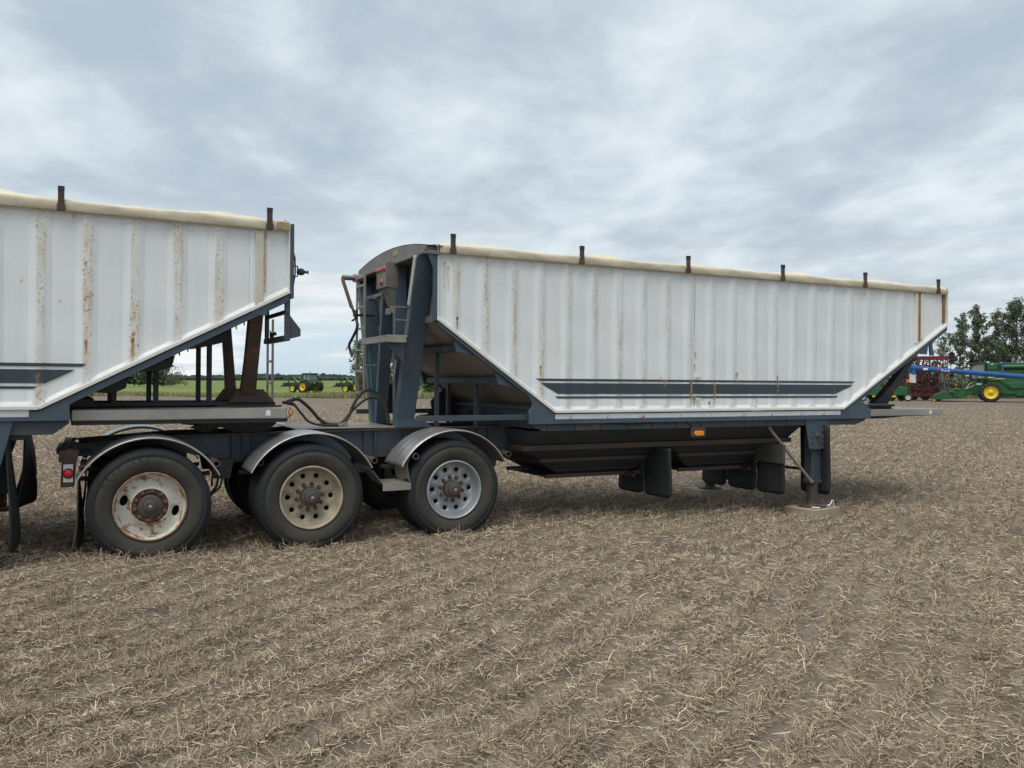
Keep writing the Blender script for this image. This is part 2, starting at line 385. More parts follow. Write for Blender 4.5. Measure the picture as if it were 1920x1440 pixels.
# ------------------------------------------------------------------ ground, field, sky line
def soil_material():
    m = bpy.data.materials.new('stubble_soil'); m.use_nodes = True; t = NT(m.node_tree)
    out = t.n('ShaderNodeOutputMaterial'); b = t.n('ShaderNodeBsdfPrincipled'); t.put(out.inputs[0], b)
    P = t.n('ShaderNodeTexCoord').outputs['Object']
    rv = t.mapping(t.mapping(P, rot=(0, 0, -ROW_DIR)), sc=(.28, 1, 1))
    n1 = t.noise(P, 1.1, 6, .62); n2 = t.noise(rv, 9, 8, .7); n3 = t.noise(P, 60, 5, .7); n4 = t.noise(P, .09, 4, .5); n5 = t.noise(P, .9, 10, .78)
    n7 = t.ramp(t.noise(t.mapping(P, rot=(0, 0, R(-14)), sc=(.35, 1, 1)), .42, 12, .82), .40, .60)
    n6 = t.noise(t.mapping(P, rot=(0, 0, R(20)), sc=(.5, 1, 1)), 2.2, 9, .8)
    s = t.math('ADD', t.math('ADD', t.math('MULTIPLY', n2, .30), t.math('MULTIPLY', n3, .20)), t.math('ADD', t.math('MULTIPLY', n6, .26), t.math('MULTIPLY', n5, .24)))
    c = t.mix(t.ramp(s, .42, .585), c4((.080, .064, .050)), c4((.30, .238, .170)))
    c = t.mix(t.math('MULTIPLY', t.ramp(n1, .40, .66), .25), c, c4((.26, .22, .18)))
    c = t.mix(t.math('MULTIPLY', t.ramp(n4, .42, .68), .30), c, c4((.19, .16, .135)))
    c = t.mix(t.math('MULTIPLY', n7, .38), c, c4((.135, .112, .092)))
    sx_ = t.n('ShaderNodeSeparateXYZ'); t.put(sx_.inputs[0], P)
    rp = t.math('ADD', t.math('MULTIPLY', t.math('ADD', sx_.outputs[0], t.math('MULTIPLY', t.math('SINE', t.math('MULTIPLY', sx_.outputs[1], .9)), .10)), -math.sin(ROW_DIR)/ROW_SP), t.math('MULTIPLY', sx_.outputs[1], math.cos(ROW_DIR)/ROW_SP))
    rc_ = t.math('COSINE', t.math('MULTIPLY', t.math('ADD', rp, t.math('MULTIPLY', n1, .25)), 2*math.pi))
    c = t.mix(t.math('MULTIPLY', t.math('MULTIPLY', t.ramp(rc_, .1, .95), t.ramp(t.noise(P, .8, 4, .6), .38, .62)), .50), c, c4((.125, .098, .074)))      # old drill rows, brown with crowns and roots, shadow among the tufts painted in
    c = t.mix(t.math('MULTIPLY', t.math('MULTIPLY', t.ramp(rc_, -.3, -.95), t.ramp(t.noise(P, 1.3, 4, .6), .40, .60)), .38), c, c4((.245, .20, .155)))     # paler bare strip between them
    # darker trampled strips and bare patches
    tr = t.noise(t.mapping(P, rot=(0, 0, R(-8)), sc=(.05, 1.0, 1)), .55, 4, .55)
    c = t.mix(t.math('MULTIPLY', t.ramp(tr, .56, .66), .50), c, c4((.115, .095, .077)))
    pt = t.noise(P, 2.7, 6, .7)
    c = t.mix(t.math('MULTIPLY', t.ramp(pt, .60, .69), .7), c, c4((.08, .067, .056)))
    t.put(b.inputs['Base Color'], c); b.inputs['Roughness'].default_value = .95; b.inputs['Specular IOR Level'].default_value = .15
    bp = t.n('ShaderNodeBump'); bp.inputs['Strength'].default_value = .9; bp.inputs['Distance'].default_value = .03
    t.put(bp.inputs['Height'], s); t.put(b.inputs['Normal'], bp.outputs[0])
    return m
def field_material():
    m = bpy.data.materials.new('grass_field'); m.use_nodes = True; t = NT(m.node_tree)
    out = t.n('ShaderNodeOutputMaterial'); b = t.n('ShaderNodeBsdfPrincipled'); t.put(out.inputs[0], b)
    P = t.n('ShaderNodeTexCoord').outputs['Object']
    pv = t.mapping(P, sc=(.25, 1, 1))
    n1 = t.noise(pv, .05, 5, .6); n2 = t.noise(P, .8, 8, .7); n3 = t.noise(pv, .012, 4, .5)
    c = t.mix(t.ramp(n1, .35, .65), c4((.105, .17, .035)), c4((.20, .235, .075)))
    c = t.mix(t.math('MULTIPLY', t.ramp(n2, .4, .7), .5), c, c4((.075, .115, .03)))
    c = t.mix(t.math('MULTIPLY', t.ramp(n3, .45, .6), .6), c, c4((.20, .20, .09)))
    t.put(b.inputs['Base Color'], c); b.inputs['Roughness'].default_value = .95; b.inputs['Specular IOR Level'].default_value = .1
    return m

def axis_lines(lo, hi, step, far, g=1.13):
    a = list(np.arange(lo, hi+1e-6, step)); s = step; x = hi
    while x < far: s *= g; x += s; a.append(x)
    s = step; x = lo; b = []
    while x > -far: s *= g; x -= s; b.append(x)
    return np.array(b[::-1] + a)
def sheet(name, xs, ys, mat, dz=0.0, detail=True):
    X, Y = np.meshgrid(xs, ys); Z = (ghd if detail else gh)(X, Y) + dz
    nx, ny = len(xs), len(ys); i = np.arange(nx*ny).reshape(ny, nx)
    F = np.stack([i[:-1,:-1], i[:-1,1:], i[1:,1:], i[1:,:-1]], -1).reshape(-1, 4)
    return raw_mesh(name, np.stack([X, Y, Z], -1).reshape(-1, 3), F, mat, smooth=True)
tag(sheet('ground', axis_lines(-9, 11, .085, 6000), axis_lines(1.5, 17, .085, 6000), soil_material()), kind='structure')
fx = axis_lines(-60, 60, 4, 6000, 1.25); fy = np.concatenate([[88, 116], 116*1.18**np.arange(1, 26)])
FX, FY = np.meshgrid(fx, fy); FY = FY + np.where(FY < 90, 11*sstep(22, 40, FX)*(FX < 300) + .035*FX*(np.abs(FX) < 300) + 1.4*np.sin(FX*.13) + .7*np.sin(FX*.41), 0)
FZ = gh(FX, FY) + .05
_i = np.arange(FX.size).reshape(FX.shape)
tag(raw_mesh('grass_field', np.stack([FX, FY, FZ], -1).reshape(-1, 3), np.stack([_i[:-1,:-1], _i[:-1,1:], _i[1:,1:], _i[1:,:-1]], -1).reshape(-1, 4), field_material(), smooth=True), kind='structure')

# ------------------------------------------------------------------ grain trailers
W = 2.5
def polyz(poly, u):
    us = [p[0] for p in poly]; zs = [p[1] for p in poly]
    return np.interp(u, us, zs)
def rust_field(U, Z, streaks):
    rust = np.zeros_like(U)
    for (us, zt, ln, st) in streaks:
        top = np.exp(-((U-us)/.018)**2 - ((Z-zt)/.028)**2)*1.15
        run = np.exp(-((U-us)/(.013+.012*sstep(0, 1, (zt-Z)/max(ln, .01))))**2) * sstep(zt+.01, zt-.01, Z) * sstep(zt-ln*1.25, zt-ln*.3, Z)*.8
        rust = np.maximum(rust, st*np.maximum(top, run))
    return rust
def side_panel(parent, u0, u1, lower, ztop, ribs, stain_of, streaks, far=False, seed=1, name='side_panel', flat=(), sw=.045):
    cols = set(np.round(np.arange(u0, u1, .03), 4)) | {u0, u1}
    ext = (-.105, -.092, -.075, -.06, -.045, -.030, -.018, -.006, .006, .018, .030, .045, .06, .075, .092, .105)
    for r in ribs:
        for d in ext:
            if u0 < r+d < u1: cols.add(round(r+d, 4))
    cols = np.array(sorted(cols)); rw = np.array(ribs)
    d = np.abs(cols[:, None]-rw[None]).min(1) if len(ribs) else np.full(len(cols), 9.)
    off = .019*np.clip((d-.030)/.062, 0, 1)
    for a, b in flat: off = np.where((cols > a) & (cols < b), .012, off)
    zlo = polyz(lower, cols)
    NR = 96; t = np.linspace(0, 1, NR)
    Z = np.empty((NR+2, len(cols)))
    Z[0] = zlo; Z[1] = zlo+.028
    for k in range(NR): Z[k+2] = (zlo+.062) + (ztop-zlo-.062)*t[k]
    U = np.broadcast_to(cols, Z.shape).copy(); OFF = np.broadcast_to(off, Z.shape).copy(); OFF[0] = 0; OFF[1] = 0
    g = np.random.default_rng(seed)
    wob = .0022*np.sin(U*9.3+Z*3.1+seed) + .0016*np.sin(Z*11+U*2.7)
    V = .008 + OFF + wob*(OFF > 0)
    stain = np.zeros_like(Z); rust = np.zeros_like(Z)
    for k, r in enumerate(ribs):
        s = stain_of(r)
        wv = sw*(1 + .22*np.sin(Z*4+r*7))
        stain = np.maximum(stain, s*np.clip(1.25-(np.abs(U-r-(.008 if sw > .04 else .028))/wv)**2, 0, 1)*(.7+.3*np.sin(Z*3.3+r*5)))
        stain = np.maximum(stain, .8*s*sstep(ztop-.22, ztop-.02, Z)*np.clip(1-np.abs(U-r)/.16, 0, 1))
    stain = np.maximum(stain, .22*sstep(.14, .02, Z-zlo[None]))
    rust = np.maximum(rust, rust_field(U, Z, streaks))
    for _ in range(int(7*(u1-u0))):
        us = g.uniform(u0, u1); zt = g.uniform(1.4, ztop); q = g.uniform(.3, .75)
        rust = np.maximum(rust, q*np.exp(-((U-us)/.010)**2-((Z-zt)/.013)**2))
    if far: V = W - V
    nc = len(cols); i = np.arange(Z.size).reshape(Z.shape)
    F = np.stack([i[:-1,:-1], i[:-1,1:], i[1:,1:], i[1:,:-1]], -1).reshape(-1, 4)
    o = raw_mesh(name, np.stack([U, V, Z], -1).reshape(-1, 3), F, WHITE, attrs={'stain': ('POINT', stain.ravel()), 'rust': ('POINT', rust.ravel())}, smooth=False)
    o.parent = parent
    return o
def stripe(parent, uL, uR, z0, z1, streaks, ribs, far=False):
    """painted band lying on the ribbed sheet; slL/slR give the slant of each end"""
    cols = set(np.round(np.arange(uL[0], uR[0], .04), 4))
    a0, a1 = min(uL), max(uL); b0, b1 = min(uR), max(uR)
    cols = {c for c in cols if a0 < c < b1} | {a0, a1, b0, b1}
    for r in ribs:
        for d in (-.105, -.092, -.075, -.06, -.045, -.030, -.018, -.006, .006, .018, .030, .045, .06, .075, .092, .105):
            if a0 < r+d < b1: cols.add(round(r+d, 4))
    cols = np.array(sorted(cols)); rw = np.array(ribs)
    d = np.abs(cols[:, None]-rw[None]).min(1)
    off = .008 + .019*np.clip((d-.030)/.062, 0, 1) - .0075
    lo = np.full(len(cols), z0); hi = np.full(len(cols), z1)
    # uL=(u at top, u at bottom)
    def clip_end(ut, ub, right):
        for k, c in enumerate(cols):
            if ut == ub: continue
            zc = z1 + (z0-z1)*(c-ut)/(ub-ut)
            if right:
                if ut > ub and c > ub: lo[k] = min(z1, max(lo[k], zc))
            else:
                if ut < ub and c < ub: lo[k] = min(z1, max(lo[k], zc))
    clip_end(uL[0], uL[1], False); clip_end(uR[0], uR[1], True)
    n = len(cols); NR = 8; v = W-off if far else off
    T_ = np.linspace(0, 1, NR)[:, None]; Z = lo[None]+(hi-lo)[None]*T_; U = np.broadcast_to(cols, Z.shape); V_ = np.broadcast_to(v, Z.shape)
    i = np.arange(Z.size).reshape(Z.shape)
    F = np.stack([i[:-1,:-1], i[:-1,1:], i[1:,1:], i[1:,:-1]], -1).reshape(-1, 4)
    o = raw_mesh('stripe', np.stack([U, V_, Z], -1).reshape(-1, 3), F, STRIPE, attrs={'rust': ('POINT', rust_field(U, Z, streaks).ravel())}); o.parent = parent
    return o
def tarp(parent, u0, u1, z0, period, phase, seed, name='roll_tarp'):
    us = np.linspace(u0, u1, int((u1-u0)/.06)); 
    cs = [(-.024, -.100), (-.036, -.085), (-.040, -.03), (-.038, -.012), (-.028, -.002), (.0, .008)]
    vs = np.linspace(.06, W-.06, 26)
    cs += [(v, None) for v in vs] + [(W, .008), (W+.03, -.03), (W+.03, -.088)]
    V = np.empty((len(us), len(cs), 3))
    for j, (v, dz) in enumerate(cs):
        w = 1-((v-1.25)/1.28)**2
        hump = np.cos((us-phase)*2*math.pi/period)
        wr = .006*np.sin(us*17+v*9+seed)+.006*np.sin(us*6.1-v*4+seed*2)+.004*np.sin(us*31+v*14+seed)
        V[:, j, 0] = us
        V[:, j, 1] = v + (.004*np.sin(us*8+seed+j)+.003*np.sin(us*23+j*1.7)+.002*np.sin(us*41+j*2) if dz is not None else 0)
        if dz is not None: V[:, j, 2] = z0 + dz + .004*np.sin(us*5.3+seed)*(dz > -.05) + .006*np.maximum(hump, 0)*(dz > -.02)
        else: V[:, j, 2] = z0 + .010 + .075*w + (.022*hump+.016*np.abs(hump)**3)*min(1, .35+w*2.4) + wr
    i = np.arange(V.shape[0]*V.shape[1]).reshape(V.shape[:2])
    F = np.stack([i[:-1,:-1], i[1:,:-1], i[1:,1:], i[:-1,1:]], -1).reshape(-1, 4)
    o = raw_mesh(name, V.reshape(-1, 3), F, TARP, smooth=True); o.parent = parent
    sd = o.modifiers.new('cloth', 'SOLIDIFY'); sd.thickness = .004
    return o
def tarp_stops(parent, us, z0, z1, v=-.058):
    for u in us:
        o = MB().box(u-.026, u+.026, v, v+.03, z0+.05, z1-.045).box(u-.033, u+.033, v-.004, v+.034, z0-.012, z0+.05).build('tarp_stop', BROWN, parent, bevel=.004)
        MB().box(u-.027, u+.027, v-.001, v+.031, z1-.045, z1).build('post_cap', CAP, o)

def hand_hole_ring(mb, r0, r1, yf, nsec, holes, hu, hr, rc, turn=0.0):
    """annulus r0..r1 (y given by yf(r)) with elliptical holes in the sectors named in `holes`"""
    K = 24; w = 2*math.pi/nsec
    for s in range(nsec):
        a0 = s*w - w/2 + turn
        if s in holes:
            out = []
            for k in range(6): out.append((a0 + w*k/6, r0))
            for k in range(6): out.append((a0 + w, r0 + (r1-r0)*k/6))
            for k in range(6): out.append((a0 + w - w*k/6, r1))
            for k in range(6): out.append((a0, r1 - (r1-r0)*k/6))
            inn = []
            for k in range(K):
                th = math.atan2((out[k][1]-rc)/(r1-r0), (out[k][0]-a0-w/2)/w)
                inn.append((a0 + w/2 + hu*math.cos(th)/rc, rc + hr*math.sin(th)))
            P = lambda a, r, dy=0: (r*math.cos(a), yf(r)+dy, r*math.sin(a))
            v = [P(*p) for p in out] + [P(*p) for p in inn] + [P(p[0], p[1], .012) for p in inn]
            f = []
            for k in range(K):
                q = (k+1) % K
                f += [(k, q, K+q, K+k), (K+k, K+q, 2*K+q, 2*K+k)]
            mb.add(v, f, True)
        else:
            v = []; f = []
            rr = np.linspace(r0, r1, 4)
            for k in range(7):
                a = a0 + w*k/6
                v += [(r*math.cos(a), yf(r), r*math.sin(a)) for r in rr]
            for k in range(6):
                for j in range(3): f.append((k*4+j, (k+1)*4+j, (k+1)*4+j+1, k*4+j+1))
            mb.add(v, f, True)
TY_OUT = [(.0, .060), (.004, .045), (.014, .028), (.050, .010), (.098, .002), (.140, .002), (.141, .0045), (.147, .0045), (.148, .003), (.170, .010), (.186, .020), (.187, .026), (.196, .030), (.204, .036), (.206, .044), (.2095, .056)]
def tyre_profile(rb, ro):
    p = [(rb + d*(ro-rb)/.2145, y) for d, y in TY_OUT]
    tread = []
    for y in (.068, .104, .140, .176):
        tread += [(ro-.001, y-.004), (ro-.012, y-.002), (ro-.012, y+.004), (ro, y+.006)]
    m = [(r, .244-y) for r, y in p[::-1]]
    return p + tread + m
HUBM = surf('oily_hub', (.055,.052,.048), (.085,.072,.055), ns=9, na=.8, rough=.6, rust=.35, rs=12)
def make_wheel(parent, u, v, z, kind, dual=True, far=False):
    ro, rb = .55, .318
    q_ = .932 if kind == 'two_hole' else 1.02
    rim = MB(); mat = {'two_hole': RIMW, 'tan': RIMT, 'silver': RIMS}[kind]
    lip = MB()
    if kind == 'two_hole':
        lip.lathe([(.352, .045), (.350, .022), (.343, .013), (.334, .016), (.330, .026)], 64)
        rim.lathe([(.330, .026), (.322, .045), (.316, .075), (.310, .118)], 64)
        yf = lambda r: .085 + .033*((r-.186)/.124) + .014*math.sin((r-.186)/.124*math.pi)
        hand_hole_ring(rim, .186, .310, yf, 10, {0, 5}, .054, .036, .252, R(-15))
        rim.lathe([(.186, .085), (.184, .068), (.177, .066), (.174, .088)], 48)
        rot = R(12)
    else:
        lip.lathe([(.322, .045), (.320, .024), (.313, .015), (.304, .018), (.299, .028)], 64)
        rim.lathe([(.299, .028), (.293, .045), (.287, .080), (.283, .105), (.272, .128), (.258, .140)], 64)
        yf = lambda r: .150 - .010*((r-.165)/.093)**2 - .012*((.258-r)/.093)
        hand_hole_ring(rim, .165, .258, yf, 10, set(range(10)), .0255, .0255, .218)
        rim.lathe([(.165, yf(.165)), (.160, .128), (.156, .124), (.100, .124)], 48)
        rot = R(9 if kind == 'tan' else 27)
    for m_ in (rim, lip): m_.v = [(p[0]*q_, p[1], p[2]*q_) for p in m_.v]
    w = rim.build('wheel', mat, parent, loc=(u, v, z))
    lip.build('rim_lip', LIPR if kind == 'two_hole' else mat, w)
    MB().lathe(tyre_profile(rb, ro), 72).build('tyre', RUB, w)
    if kind == 'two_hole':
        MB().lathe([(.172, .088), (.166, .080), (.106, .078), (.102, .088)], 48).build('wheel_flange', RUSTY, w)
        hub = MB()
        for q in ([(.108, .090), (.106, .066)], [(.106, .066), (.098, .060), (.062, .060)], [(.062, .060), (.060, .030)], [(.060, .030), (.054, .024), (.036, .024)], [(.036, .024), (.034, .012)], [(.034, .012), (0, .012)]): hub.lathe(q, 40)
        nr, ny = .138, .088
    else:
        hub = MB()
        for q in ([(.100, .128), (.098, .066)], [(.098, .066), (.090, .060), (.066, .058)], [(.066, .058), (.064, .022)], [(.064, .022), (.058, .016), (.042, .016)], [(.042, .016), (.040, -.008)], [(.040, -.008), (0, -.008)]): hub.lathe(q, 40)
        nr, ny = .1335, .124
    hb = hub.build('hub', HUBM, w)
    MB().lathe([(.017, -.001), (.014, -.006), (0, -.007)], 16, c=(0, .012 if kind == 'two_hole' else -.009, 0)).build('hub_cap', PINK, w)
    proto = None
    for k in range(10):
        a = rot + 2*math.pi*k/10
        if proto is None:
            proto = MB().lathe([(.024, .002), (.023, -.012), (.019, -.026), (.011, -.031), (0, -.031)], 10).build('wheel_nut', RUSTY, w); nn = proto
        else:
            nn = proto.copy(); COL.objects.link(nn); nn.parent = w
        nn.location = (nr*math.cos(a), ny, nr*math.sin(a))
    bk = MB().lathe([(.300, .16), (.285, .235), (.02, .235)], 32).lathe([(.22, .30), (.22, .62)], 32).build('brake_drum', BLACKM, w)
    if kind != 'two_hole' or True:
        MB().lathe([(r, y+.335) for r, y in tyre_profile(rb, ro)], 64).build('inner_tyre', RUB, w)
        MB().lathe([(.31, .37), (.28, .40), (.27, .5), (.0, .5)], 32).build('inner_rim', mat, w)
    if far: w.rotation_euler = (0, 0, math.pi)
    return w
def fender(parent, uc, zc, r, v0, v1, a0=27, a1=153, edge_near=True):
    mb = MB(); n = 40; sec = []
    vs = np.linspace(v0, v1, 25)
    for k, v in enumerate(vs):
        rr = r + (.006 if (k % 6) in (2, 3) else 0) - (.012 if k in (0, 24) else 0)
        sec.append((rr, v))
    A = [R(a0 + (a1-a0)*i/n) for i in range(n+1)]
    V = [(uc + rr*math.cos(a), v, zc + rr*math.sin(a)) for a in A for rr, v in sec]
    m = len(sec); F = [(i*m+j, i*m+j+1, (i+1)*m+j+1, (i+1)*m+j) for i in range(n) for j in range(m-1)]
    mb.add(V, F, True)
    o = mb.build('fender', ALU, parent)
    sd = o.modifiers.new('sheet', 'SOLIDIFY'); sd.thickness = .004
    MB().tube([(uc + (r-.006)*math.cos(a), v0 if edge_near else v1, zc + (r-.006)*math.sin(a)) for a in A], .007, 6).build('rolled_edge', ALU, o)
    return o
def bracket_pipe(parent, u, v0, v1, z, r=.033, mat=None):
    n = 20
    mb = MB().lathe([(r, v0), (r, v1)], n, c=(u, 0, z)).lathe([(r*.72, v0), (r*.72, v0+.12)], n, c=(u, 0, z)).lathe([(r, v0), (r*.72, v0)], n, c=(u, 0, z))
    mb.disc((u, v0+.12, z), r*.72, n)
    return mb.build('fender_bracket', mat or BROWN, parent)
def mud_flap(parent, u, v0, v1, z0, z1, bend=.03, mat=None, tilt=0.0, name='mud_flap', twist=0.0):
    """hanging rubber sheet across the trailer; rounded lower corners"""
    nv, nz = 7, 12; V = []; F = []
    for j in range(nz+1):
        t = j/nz; z = z1 + (z0-z1)*t
        for i in range(nv+1):
            s = i/nv; v = v0 + (v1-v0)*s
            zz = z
            if j == nz and i in (0, nv): zz = z + .03; v += (.012 if i == 0 else -.012)
            V.append((u + bend*math.sin(t*2.6+v0)*t + .012*math.sin(s*5+v0*3)*t + tilt*t + twist*(s-.5)*t, v - abs(twist)*.5*s*t, zz))
    for j in range(nz):
        for i in range(nv): F.append((j*(nv+1)+i, j*(nv+1)+i+1, (j+1)*(nv+1)+i+1, (j+1)*(nv+1)+i))
    o = MB().add(V, F, True).build(name, mat or RUBD, parent)
    sd = o.modifiers.new('sheet', 'SOLIDIFY'); sd.thickness = .012
    return o

# ---- lead trailer, standing alone on its legs
LEAD = thing('grain_trailer', 'white hopper trailer with slate stripes standing on its landing legs, ladder at its rear end', 'trailer', P0, (0, TILT, YAW), 'white hopper trailers coupled in the field')
L_LOW = [(2.885, 2.385), (4.375, 1.348), (9.127, 1.350), (11.39, 2.632)]
L_RIBS = [3.09 + .3638*k for k in range(21)]
L_TOP = 3.122
def l_stain(u): return float(np.interp(u, [2.8, 3.4, 5.5, 7, 8.5, 11], [1.0, .95, .62, .40, .18, .06]))
L_STREAK = [(3.13, 2.40, .14, .95), (4.19, 1.87, .14, .9), (4.19, 1.62, .07, .5), (5.98, 1.72, .09, .7), (5.93, 1.76, .1, .5), (6.40, 1.70, .30, 1.0), (6.40, 1.52, .14, .8), (6.48, 2.08, .09, .9),
            (6.47, 1.92, .12, .7), (6.46, 1.50, .13, .95), (6.70, 1.44, .03, .9), (6.79, 1.68, .32, .95), (7.16, 1.81, .12, .8), (7.19, 1.83, .10, .6), (7.90, 1.78, .16, 1.0), (7.90, 1.60, .2, .45),
            (7.52, 1.50, .12, .6), (8.29, 1.52, .05, .35), (5.28, 1.55, .05, .4), (5.30, 1.80, .06, .4), (3.15, 2.9, .3, .5), (3.02, 2.95, .35, .6), (2.98, 3.0, .4, .55), (5.6, 1.36, .02, .6), (7.5, 1.365, .03, .6)]
for far in (False, True):
    side_panel(LEAD, 2.885, 6.465, L_LOW, L_TOP, [r for r in L_RIBS if r < 6.6], l_stain, [] if far else L_STREAK, far, 3, sw=.036)
    side_panel(LEAD, 6.468, 11.392, L_LOW, L_TOP, [r for r in L_RIBS if r > 6.3], l_stain, [] if far else L_STREAK, far, 5, flat=[(10.60, 11.35)], sw=.026)
    for (uL, uR, z0, z1) in [((4.115, 4.18), (9.40, 9.345), 1.714, 1.741), ((4.18, 4.43), (9.345, 9.01), 1.561, 1.690), ((4.385, 4.435), (9.055, 9.02), 1.506, 1.532)]:
        stripe(LEAD, uL, uR, z0, z1, [] if far else L_STREAK, L_RIBS, far)
    f = (lambda v: W-v) if far else (lambda v: v)
    s = -1 if far else 1
    # white angle rail along the sloped lower edge
    for (a, b) in zip(L_LOW[:-1], L_LOW[1:]):
        MB().beam((a[0], f(-.008), a[1]+.004), (b[0], f(-.008), b[1]+.004), .036, .034).build('lower_rail', WRAIL, LEAD, bevel=.004)
    MB().box(2.868, 2.90, f(-.012), f(.03), 2.385, 3.21).build('corner_rail', WRAIL, LEAD, bevel=.004)
    MB().box(11.375, 11.41, f(-.012), f(.03), 2.632, 3.18).build('corner_rail', WRAIL, LEAD, bevel=.004)
    MB().box(2.87, 11.41, f(-.004), f(.04), 3.10, 3.125).build('top_rail', WRAIL, LEAD, bevel=.004)
    # slate channel under the sloped edge, sill and belt
    d = .085
    MB().uz([(2.885, 2.360), (4.375, 1.324), (4.375, 1.205), (4.04, 1.205), (4.03, 1.35), (4.075, 1.41), (4.07, 1.46), (4.02, 1.535), (2.885, 2.318)], f(-.006), f(.04)).build('side_channel', BLUE, LEAD, bevel=.004)
    MB().uz([(4.378, 1.325), (9.127, 1.327), (9.45, 1.505), (9.70, 1.34), (9.70, 1.200), (4.378, 1.205)], f(-.006), f(.04)).build('sill', BLUE, LEAD, bevel=.004)
    MB().uz([(9.13, 1.324), (11.40, 2.610), (11.40, 2.545), (9.25, 1.324)], f(-.003), f(.035)).build('side_channel', BLUE, LEAD, bevel=.004)
    MB().uz([(4.045, 1.205), (9.29, 1.201), (9.10, 1.115), (8.90, 1.115), (8.90, 1.12), (4.25, 1.12)], f(.045), f(.08)).build('belt', BLUED, LEAD, bevel=.003)
    for k in range(11):
        u = 4.30 + k*.38
        if u < 8.3: MB().box(u, u+.05, f(.036), f(.046), 1.128, 1.20).build('belt_tab', BLUED, LEAD)
    tp = MB().box(4.378, 9.075, f(-.0085), f(-.0062), 1.262, 1.322).build('reflective_tape', TAPEW, LEAD)
    if not far:
        for u, w_ in [(4.60, .018), (5.12, .016), (5.66, .05), (6.22, .012), (6.72, .010), (7.28, .016), (7.78, .024), (8.31, .015), (8.76, .03), (9.0, .008)]:
            MB().prism([(u-w_*1.8, -.0095, 1.266), (u, -.0095, 1.266), (u, -.0095, 1.309), (u-.008, -.0095, 1.295), (u-w_*.7, -.0095, 1.278)], (0, .001, 0)).build('red_tape_remnant', TAPER, tp)
tarp(LEAD, 2.90, 11.36, 3.205, 1.63, 3.48, 1.0)
tarp_stops(LEAD, [3.05, 4.71, 6.30, 7.92, 9.525, 11.13], 3.118, 3.325)
# rusted seam posts near the nose, hinge tabs at the sheet seam
MB().box(10.672, 10.728, -.004, .03, 2.33, 3.095).box(10.787, 10.845, -.006, .03, 2.40, 3.095).build('seam_post', WRAIL, LEAD, bevel=.003)
MB().box(10.73, 10.785, -.001, .03, 2.36, 3.095).build('rusted_seam', surf('orange_rust', (.32,.15,.055), (.16,.07,.03), ns=9, na=.9, rough=.85, streak=.5, dcol=(.5,.36,.2)), LEAD)
MB().box(11.30, 11.345, .0, .03, 2.66, 3.095).build('rusted_seam', MATS['orange_rust'], LEAD)
for z in (1.77, 1.49): MB().box(6.47, 6.53, -.03, .01, z-.018, z+.018).build('latch_tab', LAMPW, LEAD, bevel=.003)
# slope sheet, end wall, front wall
MB().prism([(2.90, .03, 2.345), (2.90, W-.03, 2.345), (4.24, W-.03, 1.405), (4.24, .03, 1.405)], (-.004, 0, .012)).build('slope_sheet', UNDER, LEAD)
MB().prism([(9.14, .03, 1.30), (9.14, W-.03, 1.30), (11.40, W-.03, 2.585), (11.40, .03, 2.585)], (.004, 0, .012)).build('nose_slope_sheet', BLUED, LEAD)
ew = MB(); N = 30
for k in range(N):
    v0, v1 = .05 + (W-.1)*k/N, .05 + (W-.1)*(k+1)/N
    d0 = .02*(k % 3 == 0)
    ew.box(2.90-d0, 2.92, v0, v1, 2.42, 3.10)
ew.box(2.86, 2.93, .04, W-.04, 2.355, 2.425)
ew.build('end_wall', GREYW, LEAD)
MB().box(11.38, 11.41, .03, W-.03, 2.62, 3.16).build('front_wall', WRAIL, LEAD)
MB().tube([(11.39, .0+i*.1, 3.19+.125*(1-((i*.1-1.25)/1.25)**2)) for i in range(26)], .02, 6).build('front_bow', BLACKM, LEAD)
# arched rear header
arch = [(v, 3.175 + .115*(1-((v-1.22)/1.28)**2)) for v in np.linspace(-.05, 2.49, 26)]
MB().vz([(-.05, 3.125)] + arch + [(2.49, 3.125)], 2.715, 2.745).build('end_cap', GREYW, LEAD, bevel=.004)
MB().box(2.70, 2.90, -.045, W-.01, 3.085, 3.128).build('header_beam', GREYW, LEAD, bevel=.006)
mb = MB()
av = np.array(arch)
V = [(2.715, a[0], a[1]+.004) for a in arch] + [(2.93, a[0], a[1]+.004) for a in arch]
n = len(arch); mb.add(V, [(i, i+1, n+i+1, n+i) for i in range(n-1)], True)
capo = mb.build('end_cap_roof', GREYW, LEAD); capo.modifiers.new('s', 'SOLIDIFY').thickness = .004
MB().box(2.711, 2.714, .82, 1.02, 3.19, 3.255).build('sticker', STKY, LEAD)
MB().prism([(2.745, -.035, 3.18), (2.885, -.012, 3.17), (2.885, -.012, 2.36), (2.83, -.02, 2.36), (2.83, -.02, 2.93), (2.745, -.035, 3.11)], (0, .03, 0)).build('corner_plate', BLUE, LEAD, bevel=.004)
MB().prism([(2.745, W+.035, 3.18), (2.885, W+.012, 3.17), (2.885, W+.012, 2.36), (2.83, W+.02, 2.36), (2.83, W+.02, 2.93), (2.745, W+.035, 3.11)], (0, -.03, 0)).build('corner_plate', BLUE, LEAD, bevel=.004)
